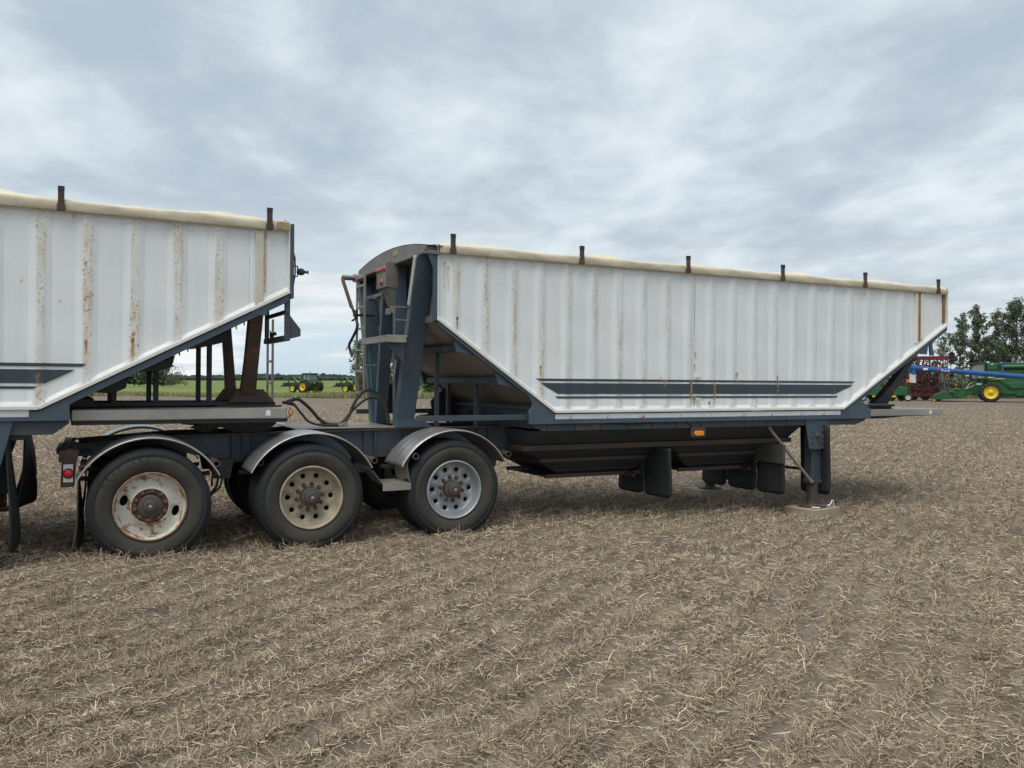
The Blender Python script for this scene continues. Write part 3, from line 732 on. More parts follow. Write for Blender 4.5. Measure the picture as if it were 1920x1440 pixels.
def post(parent, p0, p1, du, dv, mat=BLUE, name='end_post'):
    """leaning box post, du deep along the trailer, dv wide"""
    (u0, v0, z0), (u1, v1, z1) = p0, p1
    V = [(u0-du/2, v0-dv/2, z0), (u0+du/2, v0-dv/2, z0), (u0+du/2, v0+dv/2, z0), (u0-du/2, v0+dv/2, z0),
         (u1-du/2, v1-dv/2, z1), (u1+du/2, v1-dv/2, z1), (u1+du/2, v1+dv/2, z1), (u1-du/2, v1+dv/2, z1)]
    return MB().add(V, [(0,3,2,1),(4,5,6,7),(0,1,5,4),(1,2,6,5),(2,3,7,6),(3,0,4,7)]).build(name, mat, parent, bevel=.008)
post(LEAD, (2.775, .80, 1.155), (2.785, .11, 3.09), .22, .13)
post(LEAD, (2.775, 1.70, 1.155), (2.785, 2.39, 3.09), .22, .13)
post(LEAD, (2.765, .88, 1.155), (2.79, .99, 3.09), .15, .09)
post(LEAD, (2.765, 1.62, 1.155), (2.79, 1.38, 3.09), .15, .09)
MB().tube([(2.655, .08, 3.07), (2.655, .28, 2.55)], .02, 8).build('silver_pipe', LAMPW, LEAD)
MB().tube([(2.63, .62, 1.95), (2.625, .70, 1.72)], .016, 8).build('grab_handle', ALU, LEAD)
MB().box(2.50, 2.68, .30, .31, 2.515, 2.53).box(2.50, 2.68, .30, .31, 2.37, 2.385).box(2.44, 2.51, .30, .31, 2.47, 2.53).box(2.40, 2.44, .27, .33, 2.43, 2.50).box(2.43, 2.5, .295, .315, 2.45, 2.48).build('side_bracket', GREYW, LEAD, bevel=.004)
# walkway tray and its gusset
MB().box(2.42, 2.45, .34, 1.28, 2.135, 2.205).box(2.42, 2.66, .32, 1.28, 2.19, 2.21).box(2.42, 2.64, .30, .335, 2.13, 2.212).build('step_tray', ALUD, LEAD, bevel=.004)
MB().uz([(2.44, 2.13), (2.66, 2.13), (2.66, 1.90)], .42, .45).build('tray_gusset', BLUE, LEAD)
# ladder
lad = MB()
for v in (1.66, 2.0): lad.beam((2.56, v, 1.46), (2.56, v, 3.03), .035, .022, (1, 0, 0))
for z in np.arange(1.55, 3.05, .272): lad.beam((2.56, 1.66, z), (2.56, 2.0, z), .03, .026)
lad.beam((2.56, 1.66, 3.02), (2.56, 2.0, 3.02), .03, .03)
for z in (1.9, 2.75):
    for v in (1.66, 2.0): lad.beam((2.56, v, z), (2.76, v, z), .03, .02)
lad.build('ladder', ALUD, LEAD)
# rear lamp box
lb = MB().uz([(2.60, 2.985-.17), (2.60, 3.115), (2.76, 3.125), (2.76, 2.80), (2.72, 2.80)], .93, 1.30).build('lamp_box', GREYW, LEAD, bevel=.004)
MB().uz([(2.63, 2.82), (2.76, 2.82), (2.76, 2.60), (2.70, 2.60)], .94, 1.18).build('lamp_box_bracket', GREYW, LEAD)
for v in (1.235, 1.115, .995):
    MB().lathe([(.036, 0), (.033, -.012), (.02, -.022), (0, -.024)], 16, c=(2.60, v, 3.035), axis='x').build('marker_lamp', REDF, lb)
MB().lathe([(.04, 0), (.036, -.016), (.02, -.026), (0, -.028)], 16, c=(2.60, 1.09, 2.885), axis='x').build('marker_lamp', REDF, lb)
MB().box(2.72, 2.74, 2.30, 2.38, 2.98, 3.08).build('side_reflector', REDF, LEAD)
MB().box(2.70, 2.74, 1.40, 2.0, 2.76, 2.80).build('plate_bar', GREYW, LEAD)
# tarp crank
crk = MB().tube([(2.74, 2.28, 3.06), (2.55, 2.22, 3.055), (2.42, 2.18, 3.05)], .034, 10).tube([(2.66, 2.25, 3.058), (2.58, 2.23, 3.056)], .055, 10)
crk.build('crank_shaft', ALUD, LEAD)
MB().tube([(2.42, 2.18, 3.05), (2.415, 2.15, 3.0), (2.46, 1.90, 2.64)], .024, 8).build('crank_arm', BROWN, LEAD)
MB().tube([(2.46, 1.90, 2.66), (2.48, 1.80, 2.52), (2.485, 1.70, 2.40), (2.47, 1.72, 2.33), (2.44, 1.92, 2.17), (2.44, 1.93, 2.13), (2.45, 1.83, 2.01)], .018, 8).build('crank_handle', CAP, LEAD)
MB().box(2.46, 2.74, 1.80, 1.84, 2.52, 2.55).tube([(2.47, 1.85, 2.60), (2.47, 1.74, 2.58), (2.47, 1.76, 2.48), (2.47, 1.9, 2.47)], .014, 6).build('crank_holder', BLACKM, LEAD)
# cross channels and struts under the slope sheet
for (u, z) in ((3.20, 2.07), (3.72, 1.71)):
    MB().box(u-.05, u+.03, .10, W-.10, z-.035, z+.04).build('cross_channel', BLUED, LEAD, bevel=.003)
    for v in (.05, W-.05): MB().uz([(u-.07, z-.04), (u+.30, z-.10), (u+.09, z+.02), (u-.12, z+.15)], v-.02, v+.02).build('channel_gusset', BLUE, LEAD)
for (u, z) in ((3.20, 2.04), (3.72, 1.68)):
    for v in (.80, 1.70): MB().box(u-.022, u+.022, v-.03, v+.03, 1.15, z).build('strut', BLUED, LEAD, bevel=.003)
MB().box(2.68, 4.06, .06, .11, 1.256, 1.318).build('side_tube', BLUED, LEAD, bevel=.004)
MB().box(2.68, 4.06, W-.11, W-.06, 1.256, 1.318).build('side_tube', BLUED, LEAD, bevel=.004)
MB().uz([(2.66, 1.26), (2.98, 1.25), (3.12, 1.16), (2.66, 1.16)], .70, .73).build('post_gusset', BLUE, LEAD)
# hopper front wall with its bolted flange, inner side plates with the round cut-out
MB().box(4.14, 4.17, .05, W-.05, 1.15, 1.42).build('hopper_wall', BLUED, LEAD)
MB().box(4.08, 4.14, .05, W-.05, 1.375, 1.41).build('wall_flange', BLUED, LEAD)
MB().uz([(3.55, 1.15), (4.14, 1.15), (4.14, 1.46), (3.95, 1.60), (3.83, 1.52), (3.74, 1.42), (3.76, 1.32), (3.70, 1.24), (3.55, 1.22)], W-.12, W-.08).build('side_plate', DARK, LEAD)
MB().box(3.02, 3.34, W-.16, W+.08, 1.26, 1.66).build('document_box', BLACKM, LEAD, bevel=.01)
for v in (.9, 1.6): MB().uz([(3.72, 1.16), (4.1, 1.16), (4.1, 1.32), (4.0, 1.34)], v, v+.02).build('wall_gusset', BLUED, LEAD)
# bogie frame
for v in (.78, 1.72):
    s0, s1 = (v, v+.02)
    MB().uz([(-.62, 1.035), (.30, 1.105), (1.0, 1.125), (2.66, 1.135), (4.40, 1.135), (4.40, .84), (3.98, .835), (.72, .845), (.40, .93), (-.62, .93)], v, v+.02).build('frame_rail', BLUED, LEAD)
    fl = MB().beam((.30, v+.0, 1.112), (2.66, v, 1.146), .13, .016).beam((2.66, v, 1.146), (4.40, v, 1.146), .13, .016).beam((-.68, v, 1.042), (.30, v, 1.112), .13, .016)
    fl.beam((.72, v, .838), (4.0, v, .828), .13, .014)
    fl.build('rail_flange', BROWN, LEAD)
    for u in (.85, .95, 1.06, 2.30, 2.42, 2.78, 2.92, 3.72, 3.86): MB().box(u-.006, u+.006, v-.05, v, .845, 1.12).build('web_stiffener', BLUED, LEAD)
MB().uv([(1.50, .72), (2.68, .72), (2.68, 1.78), (1.50, 1.78)], 1.158, 1.170).build('bogie_deck', ALUD, LEAD, bevel=.003)
for u in (.35, 1.2, 2.0, 2.75, 3.5): MB().box(u-.05, u+.05, .80, 1.70, .88, 1.08).build('cross_member', DARK, LEAD)
# tail beam with lamps
tb = MB().box(-.76, -.66, .25, W-.25, .92, 1.03).uz([(-.745, .69), (-.63, .69), (-.615, .90), (-.59, 1.03), (-.69, 1.05), (-.735, .95)], .246, .29).build('tail_beam', BROWN, LEAD, bevel=.006)
MB().box(-.80, -.50, .78, 1.72, .96, 1.01).build('tail_channel', DARK, LEAD)
tl = MB().box(-.725, -.635, .22, .245, .70, .91).build('tail_lamp_plate', BROWN, LEAD, bevel=.003)
MB().box(-.720, -.640, .212, .220, .74, .905).build('lamp_plate', LAMPW, tl)
MB().lathe([(.040, 0), (.038, -.012), (.026, -.02), (0, -.022)], 20, c=(-.680, .212, .822)).build('tail_lamp', REDL, tl)
MB().lathe([(.047, 0), (.047, -.01), (.040, -.01)], 20, c=(-.680, .2115, .822)).build('lamp_rim', BLACKM, tl)
mud_flap(LEAD, -.60, .22, .62, .08, .80, .05, surf('worn_grey_rubber', (.07,.068,.062), (.13,.12,.105), ns=5, na=.7, rough=.75), tilt=-.03, twist=.10)
mud_flap(LEAD, -.56, 1.88, 2.4, .12, .80, .04)
# axles, springs
for u in (0, 1.532, 3.115):
    MB().tube([(u, .3, .52), (u, W-.3, .52)], .075, 12).build('axle', DARK, LEAD)
    for v in (.74, 1.76): MB().uz([(u-.62, .70), (u, .62), (u+.62, .70), (u+.62, .74), (u, .67), (u-.62, .74)], v-.04, v+.04).build('leaf_spring', DARK, LEAD)
    for v in (.74, 1.76):
        MB().uz([(u+.66, .66), (u+.82, .66), (u+.86, .86), (u+.62, .86)], v-.05, v+.05).build('spring_hanger', DARK, LEAD)
for kind, u in (('two_hole', .012), ('tan', 1.532), ('silver', 3.115)):
    make_wheel(LEAD, u, -.005, .497, kind)
    w = make_wheel(LEAD, u, W+.005, .497, kind, far=True)
for (u, zc) in ((.01, .452), (1.545, .462), (3.115, .462)):
    for v0, v1, en in ((.0, .63, True), (W-.63, W, False)): fender(LEAD, u, zc, .70, v0, v1, edge_near=en)
for u, z in ((-.555, .868), (.605, .878), (1.02, .872), (2.205, .85), (3.80, .868)):
    bracket_pipe(LEAD, u, .05, .80, z); bracket_pipe(LEAD, u, W-.80, W-.05, z)
bracket_pipe(LEAD, 2.645, -.02, .80, .885, .036, BLUED)
# side step between the wheels
st = MB()
st.add([(2.60, .48, .90), (2.60, .03, .90), (2.555, .48, .80), (2.565, .03, .80), (2.585, .45, .60), (2.595, .03, .60)], [(0,1,3,2), (2,3,5,4)])
st.add([(2.18, .03, .74), (2.18, .45, .74), (2.285, .45, .60), (2.285, .03, .60)], [(0,1,2,3)])
so = st.build('step_back', ALUD, LEAD); so.modifiers.new('s', 'SOLIDIFY').thickness = .004
MB().uv([(2.285, .02), (2.60, .02), (2.60, .45), (2.285, .45)], .592, .599).uv([(2.285, .012), (2.60, .012), (2.60, .02), (2.285, .02)], .525, .599).build('side_step', ALUD, LEAD)
tr = MB()
for i in range(14):
    for j in range(9):
        uu, vv = 2.30 + i*.0205, .05 + j*.042
        tr.beam((uu, vv, .601), (uu+.012, vv+(.012 if (i+j) % 2 else -.012), .601), .004, .005)
tr.build('tread_pattern', ALUD, LEAD)
# rubber hoses at the first wheel
MB().tube([(.62, .5, .86), (.68, .5, .70), (.66, .5, .60), (.60, .5, .52)], .014, 6).tube([(.66, .45, .86), (.72, .45, .72), (.69, .45, .60), (.58, .45, .50)], .012, 6).tube([(.55, .55, .86), (.63, .55, .74), (.62, .55, .60)], .012, 6).build('brake_hose', HOSE, LEAD)
# fifth wheel on the bogie frame
fw = MB().uv([(.52, .80), (1.30, .80), (1.36, 1.0), (1.36, 1.5), (1.30, 1.7), (.52, 1.7), (.38, 1.45), (.38, 1.05)], 1.215, 1.262)
fw.uz([(.44, 1.19), (.60, 1.135), (.80, 1.215), (.5, 1.215)], .86, .96)
for v in (.84, 1.58):
    fw.uz([(.72, 1.215), (1.32, 1.215), (1.22, 1.15), (1.12, 1.12), (.95, 1.12), (.84, 1.15)], v, v+.08)
fw.build('fifth_wheel', BLACKM, LEAD)

# hoppers and gates
def frustum(mb, a, b):
    """a,b = (u0,u1,v0,v1,z)"""
    A = [(a[0],a[2],a[4]),(a[1],a[2],a[4]),(a[1],a[3],a[4]),(a[0],a[3],a[4])]
    B = [(b[0],b[2],b[4]),(b[1],b[2],b[4]),(b[1],b[3],b[4]),(b[0],b[3],b[4])]
    mb.add(A+B, [(0,1,5,4),(1,2,6,5),(2,3,7,6),(3,0,4,7)])
hp = MB(); frustum(hp, (4.10, 8.42, .08, W-.08, 1.125), (4.16, 8.42, .34, W-.34, .935)); hp.build('hopper_skirt', DARK, LEAD)
def ledge(name, u0, u1, v0, v1, z, h, t=.03, mat=None):
    mb = MB().box(u0, u1, v0-t, v0, z-h, z+h).box(u0, u1, v1, v1+t, z-h, z+h).box(u0-t, u0, v0-t, v1+t, z-h, z+h).box(u1, u1+t, v0-t, v1+t, z-h, z+h)
    return mb.build(name, mat or DARKR, LEAD)
DARKR = surf('rusty_dark_ledge', (.07,.055,.045), (.045,.045,.045), ns=4, na=.9, rough=.8, rust=.45, rs=5, rcol=(.07,.032,.02), rcol2=(.14,.07,.04), bump=.2)
ledge('hopper_ledge', 4.15, 8.42, .34, W-.34, .90, .032)
for (ua, ub, ga, gb) in ((4.16, 6.26, 4.86, 6.0), (6.30, 8.40, 6.95, 8.0)):
    hp = MB(); frustum(hp, (ua, ub, .36, W-.36, .88), (ua+.34, ub-.12, .56, W-.56, .74)); frustum(hp, (ua+.36, ub-.14, .58, W-.58, .70), (ga, gb, .78, W-.78, .52))
    hp.build('hopper', DARK, LEAD)
    ledge('hopper_ledge', ua+.34, ub-.12, .56, W-.56, .722, .022)
    ledge('hopper_ledge', ga-.06, gb+.04, .74, W-.74, .575, .012, .02)
    g = MB().box(ga-.22, gb+.30, .70, W-.70, .492, .505).box(ga-.22, gb+.30, .68, .72, .478, .525).box(ga-.22, gb+.30, W-.72, W-.68, .478, .525)
    go = g.build('hopper_gate', DARKR, LEAD)
    MB().lathe([(.055, 0), (.055, .10), (.0, .10)], 8, c=(gb-.1, .60, .482)).tube([(gb-.1, .55, .482), (gb-.1, 1.9, .482)], .022, 8).build('gate_pinion', RUSTY, go)
# landing legs
def landing_leg(side):
    v = .15 if side == 0 else W-.15
    s = 1 if side == 0 else -1
    pl = MB().uz([(8.43, 1.205), (8.89, 1.212), (8.80, .80), (8.785, .775), (8.525, .775), (8.515, .80)], v-s*.12, v-s*.095).build('leg_plate', BLUE, LEAD, bevel=.004)
    bt = MB()
    for u in (8.555, 8.755):
        for z in (1.03, .95, .87, .80): bt.lathe([(.016, 0), (.014, -.012), (0, -.014)], 8, c=(u + (.0 if z > .9 else .0), v-s*.12, z)) if s > 0 else None
    if s > 0:
        bt.build('bolts', RUSTY, pl)
        MB().lathe([(.026, 0), (.026, -.05), (0, -.05)], 12, c=(8.655, v-.12, .97)).lathe([(.012, -.05), (.012, -.09), (0, -.09)], 8, c=(8.675, v-.12, .955)).build('crank_stub', RUSTY, pl)
    lg = MB().box(8.615, 8.795, v-.07, v+.085, .30, 1.15).build('landing_leg', BLUED, LEAD, bevel=.01)
    MB().box(8.607, 8.803, v-.08, v+.095, .285, .335).build('leg_collar', BROWN, lg, bevel=.006)
    MB().lathe([(.083, -.02), (.083, .30)], 24, c=(8.70, v, 0), axis='z').build('inner_leg', DIRTS, lg)
    MB().lathe([(.20, -.048), (.20, -.036), (.16, -.028), (.10, -.016), (.083, .0)], 24, c=(8.70, v, 0), axis='z').build('sand_shoe', DIRTS, lg)
    MB().tube([(7.84, v-s*.02, 1.11), (7.90, v-s*.02, 1.04), (8.55, v-s*.06, .38), (8.62, v-s*.06, .31)], [.03, .022, .022, .03], 8).build('leg_brace', ALUD, LEAD)
landing_leg(0); landing_leg(1)
MB().tube([(8.69, .2, .47), (8.69, W-.2, .47)], .022, 8).build('leg_cross_shaft', BROWN, LEAD)
# mud flaps hanging under the front hopper and behind the first
for v0, v1 in ((.0, .52), (.55, 1.13), (1.16, 1.72)):
    mud_flap(LEAD, 8.0, v0, v1, .165, .86 if v0 < .5 else .80, .02)
MB().box(7.98, 8.02, -.01, .52, .60, .86).build('flap_patch', surf('worn_flap_top', (.05,.05,.048), (.08,.075,.065), ns=5, na=.7, rough=.7), LEAD)
for v0, v1 in ((-.08, .46), (1.9, 2.45)): mud_flap(LEAD, 8.78, v0, v1, .13, 1.12, .03)
for v0, v1 in ((.02, .58), (.61, 1.2)): mud_flap(LEAD, 6.08, v0, v1, .22, .86, .03)
MB().box(8.45, 8.95, .2, W-.2, 1.08, 1.14).build('flap_hanger', DARK, LEAD)
# side marker lamp and its wire
am = MB().uz([(6.42, 1.125), (6.65, 1.125), (6.65, 1.02), (6.62, .995), (6.45, .995), (6.42, 1.02)], .02, .045).build('lamp_bracket', BROWN, LEAD, bevel=.003)
mb = MB(); K = 20; ring = []
for k in range(K):
    a = 2*math.pi*k/K; ring.append((6.535 + .045*(1 if math.cos(a) > 0 else -1)*(abs(math.cos(a)) > .02) + .032*math.cos(a), 1.05 + .032*math.sin(a)))
mb.prism([(p[0], .02, p[1]) for p in ring], (0, -.022, 0)); mb.build('side_marker_lamp', AMBL, am, bevel=.006)
MB().tube([(4.1, .042, 1.205), (4.9, .042, 1.20), (5.2, .042, 1.195), (5.5, .04, 1.175), (5.8, .042, 1.195), (6.3, .042, 1.20), (6.42, .04, 1.17), (6.44, .04, 1.12)], .008, 6).build('lamp_wire', HOSE, LEAD)
# gooseneck: deck beam, king pin plate, nose posts
MB().box(9.66, 11.72, .30, W-.30, 1.214, 1.318).build('nose_deck', STEEL, LEAD, bevel=.008)
MB().uz([(9.64, 1.205), (11.05, 1.205), (11.60, 1.214), (9.64, 1.214)], .34, W-.34).build('nose_deck_bottom', BLACKM, LEAD)
MB().uz([(9.70, 1.20), (10.5, 1.20), (11.2, 1.207), (10.5, 1.172), (9.70, 1.166)], .45, W-.45).build('king_pin_plate', BLACKM, LEAD)
MB().lathe([(.045, 0), (.045, -.06), (.03, -.07), (.045, -.09), (.045, -.11), (0, -.11)], 14, c=(9.72, .55, 1.20), axis='z').build('king_pin', BLACKM, LEAD)
MB().uz([(9.30, 1.20), (9.66, 1.205), (9.66, 1.17), (9.45, 1.03+.08), (9.10, 1.115)], .06, .10).build('nose_gusset', BLUED, LEAD)
MB().uv([(9.7, .5), (10.85, .5), (10.98, .62), (10.98, W-.62), (10.85, W-.5), (9.7, W-.5)], 1.352, 1.385).build('deck_plate', BLACKM, LEAD)
MB().uv([(10.2, .56), (10.88, .56), (10.88, W-.56), (10.2, W-.56)], 1.386, 1.392).build('deck_cover', STEEL, LEAD)
MB().box(9.7, 10.9, .6, W-.6, 1.32, 1.352).build('deck_spacer', BLACKM, LEAD)
mk = MB().prism([(11.40, .297, 1.235), (11.455, .297, 1.235), (11.455, .297, 1.285), (11.428, .297, 1.305), (11.40, .297, 1.285)], (0, .003, 0)).build('marker_tag', LETW, LEAD)
MB().lathe([(.04, 0), (.04, .03), (.025, .05), (0, .05)], 14, c=(11.72, .36, 1.265), axis='x').build('front_lamp', ALUD, LEAD)
def nose_post(parent, p0, p1, depth, width, mat0, flare):
    """curved sheet-metal post flaring at its foot"""
    n = 9; V = []; F = []
    for i in range(n):
        t = i/(n-1)
        u = p0[0] + (p1[0]-p0[0])*t - flare*.85*(1-t)**4
        v = p0[1] + (p1[1]-p0[1])*t; z = p0[2] + (p1[2]-p0[2])*t
        de = depth + flare*(1-t)**4
        V += [(u-depth/2, v-width/2, z), (u-depth/2+de, v-width/2, z), (u-depth/2+de, v+width/2, z), (u-depth/2, v+width/2, z)]
    for i in range(n-1):
        a, b = i*4, i*4+4
        F += [(a, a+1, b+1, b), (a+1, a+2, b+2, b+1), (a+2, a+3, b+3, b+2), (a+3, a, b, b+3)]
    F += [(3, 2, 1, 0), (n*4-4, n*4-3, n*4-2, n*4-1)]
    return MB().add(V, F).build('nose_post', mat0, parent, bevel=.006)
nose_post(LEAD, (10.83, .75, 1.392), (11.01, .20, 2.34), .13, .13, BLUED, .20)
nose_post(LEAD, (10.83, 1.75, 1.392), (11.01, 2.30, 2.34), .13, .13, BLUED, .20)
for f in ((lambda v: v), (lambda v: W-v)):
    MB().uz([(10.70, 2.235), (10.80, 2.17), (10.93, 2.165), (10.98, 2.40)], f(-.004), f(.03)).build('nose_gusset', BLUE, LEAD, bevel=.003)
    MB().uz([(10.99, 2.41), (11.02, 2.15), (11.10, 2.15), (11.06, 2.30), (11.10, 2.46)], f(.0), f(.03)).build('nose_gusset', BLUE, LEAD, bevel=.003)
# ---- rear trailer, nose resting on the lead trailer's fifth wheel
YAW2 = R(28.5)
_rot = Matrix.Rotation(YAW, 4, 'Z') @ Matrix.Rotation(TILT, 4, 'Y')
PB = P0 + (_rot @ Vector((.8, 0, 0)))
REAR = thing('grain_trailer', 'white rust-speckled hopper trailer whose nose rests on the other trailer\'s rear frame', 'trailer', PB, (0, TILT, YAW2), 'white hopper trailers coupled in the field')
B_LOW = [(-8.9, 2.45), (-7.45, 1.434), (-1.712, 1.434), (.489, 2.593)]
B_RIBS = [-.196, -.569, -.945, -1.337, -1.707] + [-2.075-.37*k for k in range(19)]
B_TOP = 3.215
B_STREAK = [(-1.337, 1.86, .05, .5), (-1.34, 2.03, .16, .85), (-.955, 2.06, .22, 1.0), (-.95, 2.12, .05, .8), (.238, 3.18, .5, .35), (-1.72, 1.72, .1, .5), (-.575, 2.28, .1, .45), (-1.70, 1.64, .14, .5),
            (-1.45, 3.17, .1, .5), (-.94, 2.28, .1, .4), (-1.32, 1.93, .06, .35)] + [(.243, z, .05, .62) for z in np.arange(2.6, 3.22, .028)]
for far in (False, True):
    side_panel(REAR, -8.9, .098, B_LOW, B_TOP, B_RIBS, lambda u: 1.0 if u < -.3 else .8, [] if far else B_STREAK, far, 11)
    side_panel(REAR, .10, .489, B_LOW, B_TOP, [], lambda u: 0, [] if far else B_STREAK, far, 12, flat=[(.10, .235)])
    for (uL, uR, z0, z1) in [((-7.3, -7.3), (-1.332, -1.372), 1.808, 1.837), ((-7.3, -7.3), (-1.425, -1.66), 1.659, 1.780), ((-7.3, -7.3), (-1.715, -1.76), 1.607, 1.631)]:
        stripe(REAR, uL, uR, z0, z1, [] if far else B_STREAK, B_RIBS, far)
    f = (lambda v: W-v) if far else (lambda v: v)
    for (a, b) in zip(B_LOW[:-1], B_LOW[1:]):
        MB().beam((a[0], f(-.008), a[1]+.004), (b[0], f(-.008), b[1]+.004), .036, .034).build('lower_rail', WRAIL, REAR, bevel=.004)
    MB().box(.474, .492, f(-.012), f(.03), 2.60, 3.29).build('corner_rail', WRAIL, REAR, bevel=.004)
    MB().box(-8.9, .49, f(-.004), f(.04), 3.192, 3.218).build('top_rail', WRAIL, REAR, bevel=.004)
    MB().box(.494, .530, f(-.016), f(.10), 2.53, 3.285).build('front_post', BLUE, REAR, bevel=.005)
    MB().box(.150, .228, f(-.006), f(.02), 2.45, 3.19).build('seam_post', surf('yellowed_paint', (.58,.57,.49), (.50,.44,.31), ns=5, na=.7, rough=.55, rust=.3, rs=8) if not far else MATS['yellowed_paint'], REAR, bevel=.003)
    MB().uz([(-1.712, 1.410), (.489, 2.568), (.489, 2.50), (-1.40, 1.505), (-1.468, 1.465), (-1.466, 1.320), (-8.0, 1.320), (-8.9, 2.2), (-8.9, 2.42), (-7.45, 1.408)], f(-.006), f(.04)).build('side_channel', BLUE, REAR, bevel=.004)
    MB().uz([(-7.8, 1.318), (-1.468, 1.318), (-1.47, 1.295), (-1.60, 1.196), (-7.8, 1.196)], f(.045), f(.08)).build('belt', BLUED, REAR, bevel=.003)
    MB().box(-7.4, -1.785, f(-.0085), f(-.0062), 1.360, 1.420).build('reflective_tape', TAPEW, REAR)
    MB().uz([(.082, 2.395), (.137, 2.345), (.262, 2.345), (.285, 2.42), (.318, 2.475), (.36, 2.51)], f(-.010), f(.03)).build('nose_gusset', BLUE, REAR, bevel=.003)
tarp(REAR, -8.9, .47, 3.298, 1.83, -.20, 4.0)
tarp_stops(REAR, [.277, -1.549, -3.37, -5.2, -7.0], 3.21, 3.415)
MB().box(.35, .47, -.056, -.03, 3.21, 3.29).build('tarp_end_clip', surf('rust_stained_clip', (.42,.34,.18), (.25,.14,.06), ns=16, na=.9, rough=.7), REAR, bevel=.003)
MB().prism([(-1.75, .03, 1.39), (-1.75, W-.03, 1.39), (.48, W-.03, 2.55), (.48, .03, 2.55)], (.004, 0, -.010)).build('nose_slope_sheet', DARK, REAR)
MB().prism([(-7.4, .03, 1.39), (-7.4, W-.03, 1.39), (-8.9, W-.03, 2.43), (-8.9, .03, 2.43)], (-.004, 0, -.010)).build('slope_sheet', UNDER, REAR)
MB().box(.494, .520, .10, W-.10, 2.55, 3.25).build('front_wall', BLUE, REAR)
MB().box(-8.92, -8.9, .03, W-.03, 2.43, 3.25).build('end_wall', GREYW, REAR)
MB().tube([(.44, i*.1, 3.285+.085*(1-((i*.1-1.25)/1.25)**2)) for i in range(26)], .03, 8).build('front_bow', GREYW, REAR)
MB().lathe([(.075, 0), (.07, .03), (.045, .055), (0, .065)], 16, c=(.53, .35, 3.10), axis='x').build('clearance_lamp', GREYW, REAR)
MB().tube([(.535, .06, 3.02), (.555, .06, 2.95), (.56, .06, 2.8), (.545, .06, 2.7), (.53, .06, 2.62)], .008, 6).build('front_wire', HOSE, REAR)
MB().tube([(.53, .15, 2.885), (.605, .15, 2.880), (.605, .15, 2.775), (.53, .15, 2.765)], .008, 6).build('coupler_bracket', BLACKM, REAR)
MB().lathe([(.02, 0), (.035, .02), (.038, .05), (.025, .075), (.012, .08), (.014, .11), (.022, .115)], 12, c=(.60, .15, 2.825), axis='x').build('shaft_coupler', BROWN, REAR)
# hopper underside: ribs of bolts, cross channels and struts
for (u, z) in ((-.14, 2.12), (-.68, 1.84), (-1.10, 1.62)):
    MB().uz([(u-.16, z-.05), (u+.15, z+.10), (u+.12, z-.01), (u+.04, z-.045), (u-.05, z-.06)], .50, W-.50).build('cross_channel', DARK, REAR, bevel=.003)
for (u, z) in ((-.16, 2.08), (-.68, 1.79), (-1.07, 1.58)):
    for v in (.8, 1.6): MB().box(u-.024, u+.024, v-.03, v+.03, 1.46, z).build('strut', DARK, REAR, bevel=.003)
bt = MB()
for i in range(26):
    t = i/26; u, z = -1.6+t*2.0, 1.40+t*1.045
    bt.beam((u, .30, z+.05), (u+.012, .30, z-.028), .012, .012)
bt.build('sheet_bolts', BLACKM, REAR)
for v in (.74, 1.66): MB().box(-1.44, .52, v, v+.12, 1.425, 1.462).build('deck_rail', BLACKM, REAR, bevel=.004)
MB().box(-1.46, .52, .86, 1.66, 1.405, 1.43).build('deck_pan', BLACKM, REAR)
MB().uz([(-1.48, 1.43), (-1.42, 1.50), (-1.26, 1.51), (-1.24, 1.43)], .5, 1.9).build('deck_stop', BLACKM, REAR)
# deck fairing with chamfered corner
MB().uv([(-1.452, .30), (.535, .30), (.60, .36), (.60, W-.36), (.535, W-.30), (-1.452, W-.30)], 1.302, 1.412).build('nose_deck', STEEL, REAR, bevel=.008)
MB().uv([(-1.45, .33), (.50, .33), (.58, .42), (.58, W-.42), (.50, W-.33), (-1.45, W-.33)], 1.262, 1.301).build('king_pin_plate', BLACKM, REAR)
MB().prism([(.325, .297, 1.332), (.375, .297, 1.332), (.375, .297, 1.378), (.362, .297, 1.392), (.338, .297, 1.392), (.325, .297, 1.378)], (0, .003, 0)).build('marker_tag', LETW, REAR)
lp = MB().prism([(.545, .305, 1.325), (.602, .357, 1.325), (.602, .357, 1.405), (.545, .305, 1.405)], (.004, -.005, 0)).build('lamp_plate', LAMPW, REAR)
lm = MB().lathe([(.033, 0), (.031, -.012), (.02, -.02), (0, -.022)], 18).build('corner_lamp', AMBL, lp, loc=(.588, .338, 1.365), rot=(0, 0, R(42)))
MB().lathe([(.039, 0), (.039, -.007), (.033, -.007)], 18).build('lamp_rim', BLACKM, lp, loc=(.588, .338, 1.365), rot=(0, 0, R(42)))
nose_post(REAR, (.235, .80, 1.462), (.185, .15, 2.36), .135, .12, surf('dark_rusty_post', (.06,.048,.042), (.085,.045,.032), ns=2.5, na=.9, rough=.8, rust=.42, rs=4, rcol=(.10,.042,.025), rcol2=(.2,.1,.05), dust=.3, dcol=(.05,.055,.055)), .04)
nose_post(REAR, (.225, 1.70, 1.462), (.265, 2.35, 2.37), .11, .10, BROWN, .02)
for (v0, s) in ((.80, 1), (1.70, -1)):
    MB().uz([(.02, 1.462), (.50, 1.462), (.38, 1.60), (.12, 1.60)], v0-.11, v0-.09).build('post_foot', DARKR, REAR)
MB().box(-.1, .56, .62, .66, 1.412, 1.43).build('deck_strap', BLACKM, REAR)
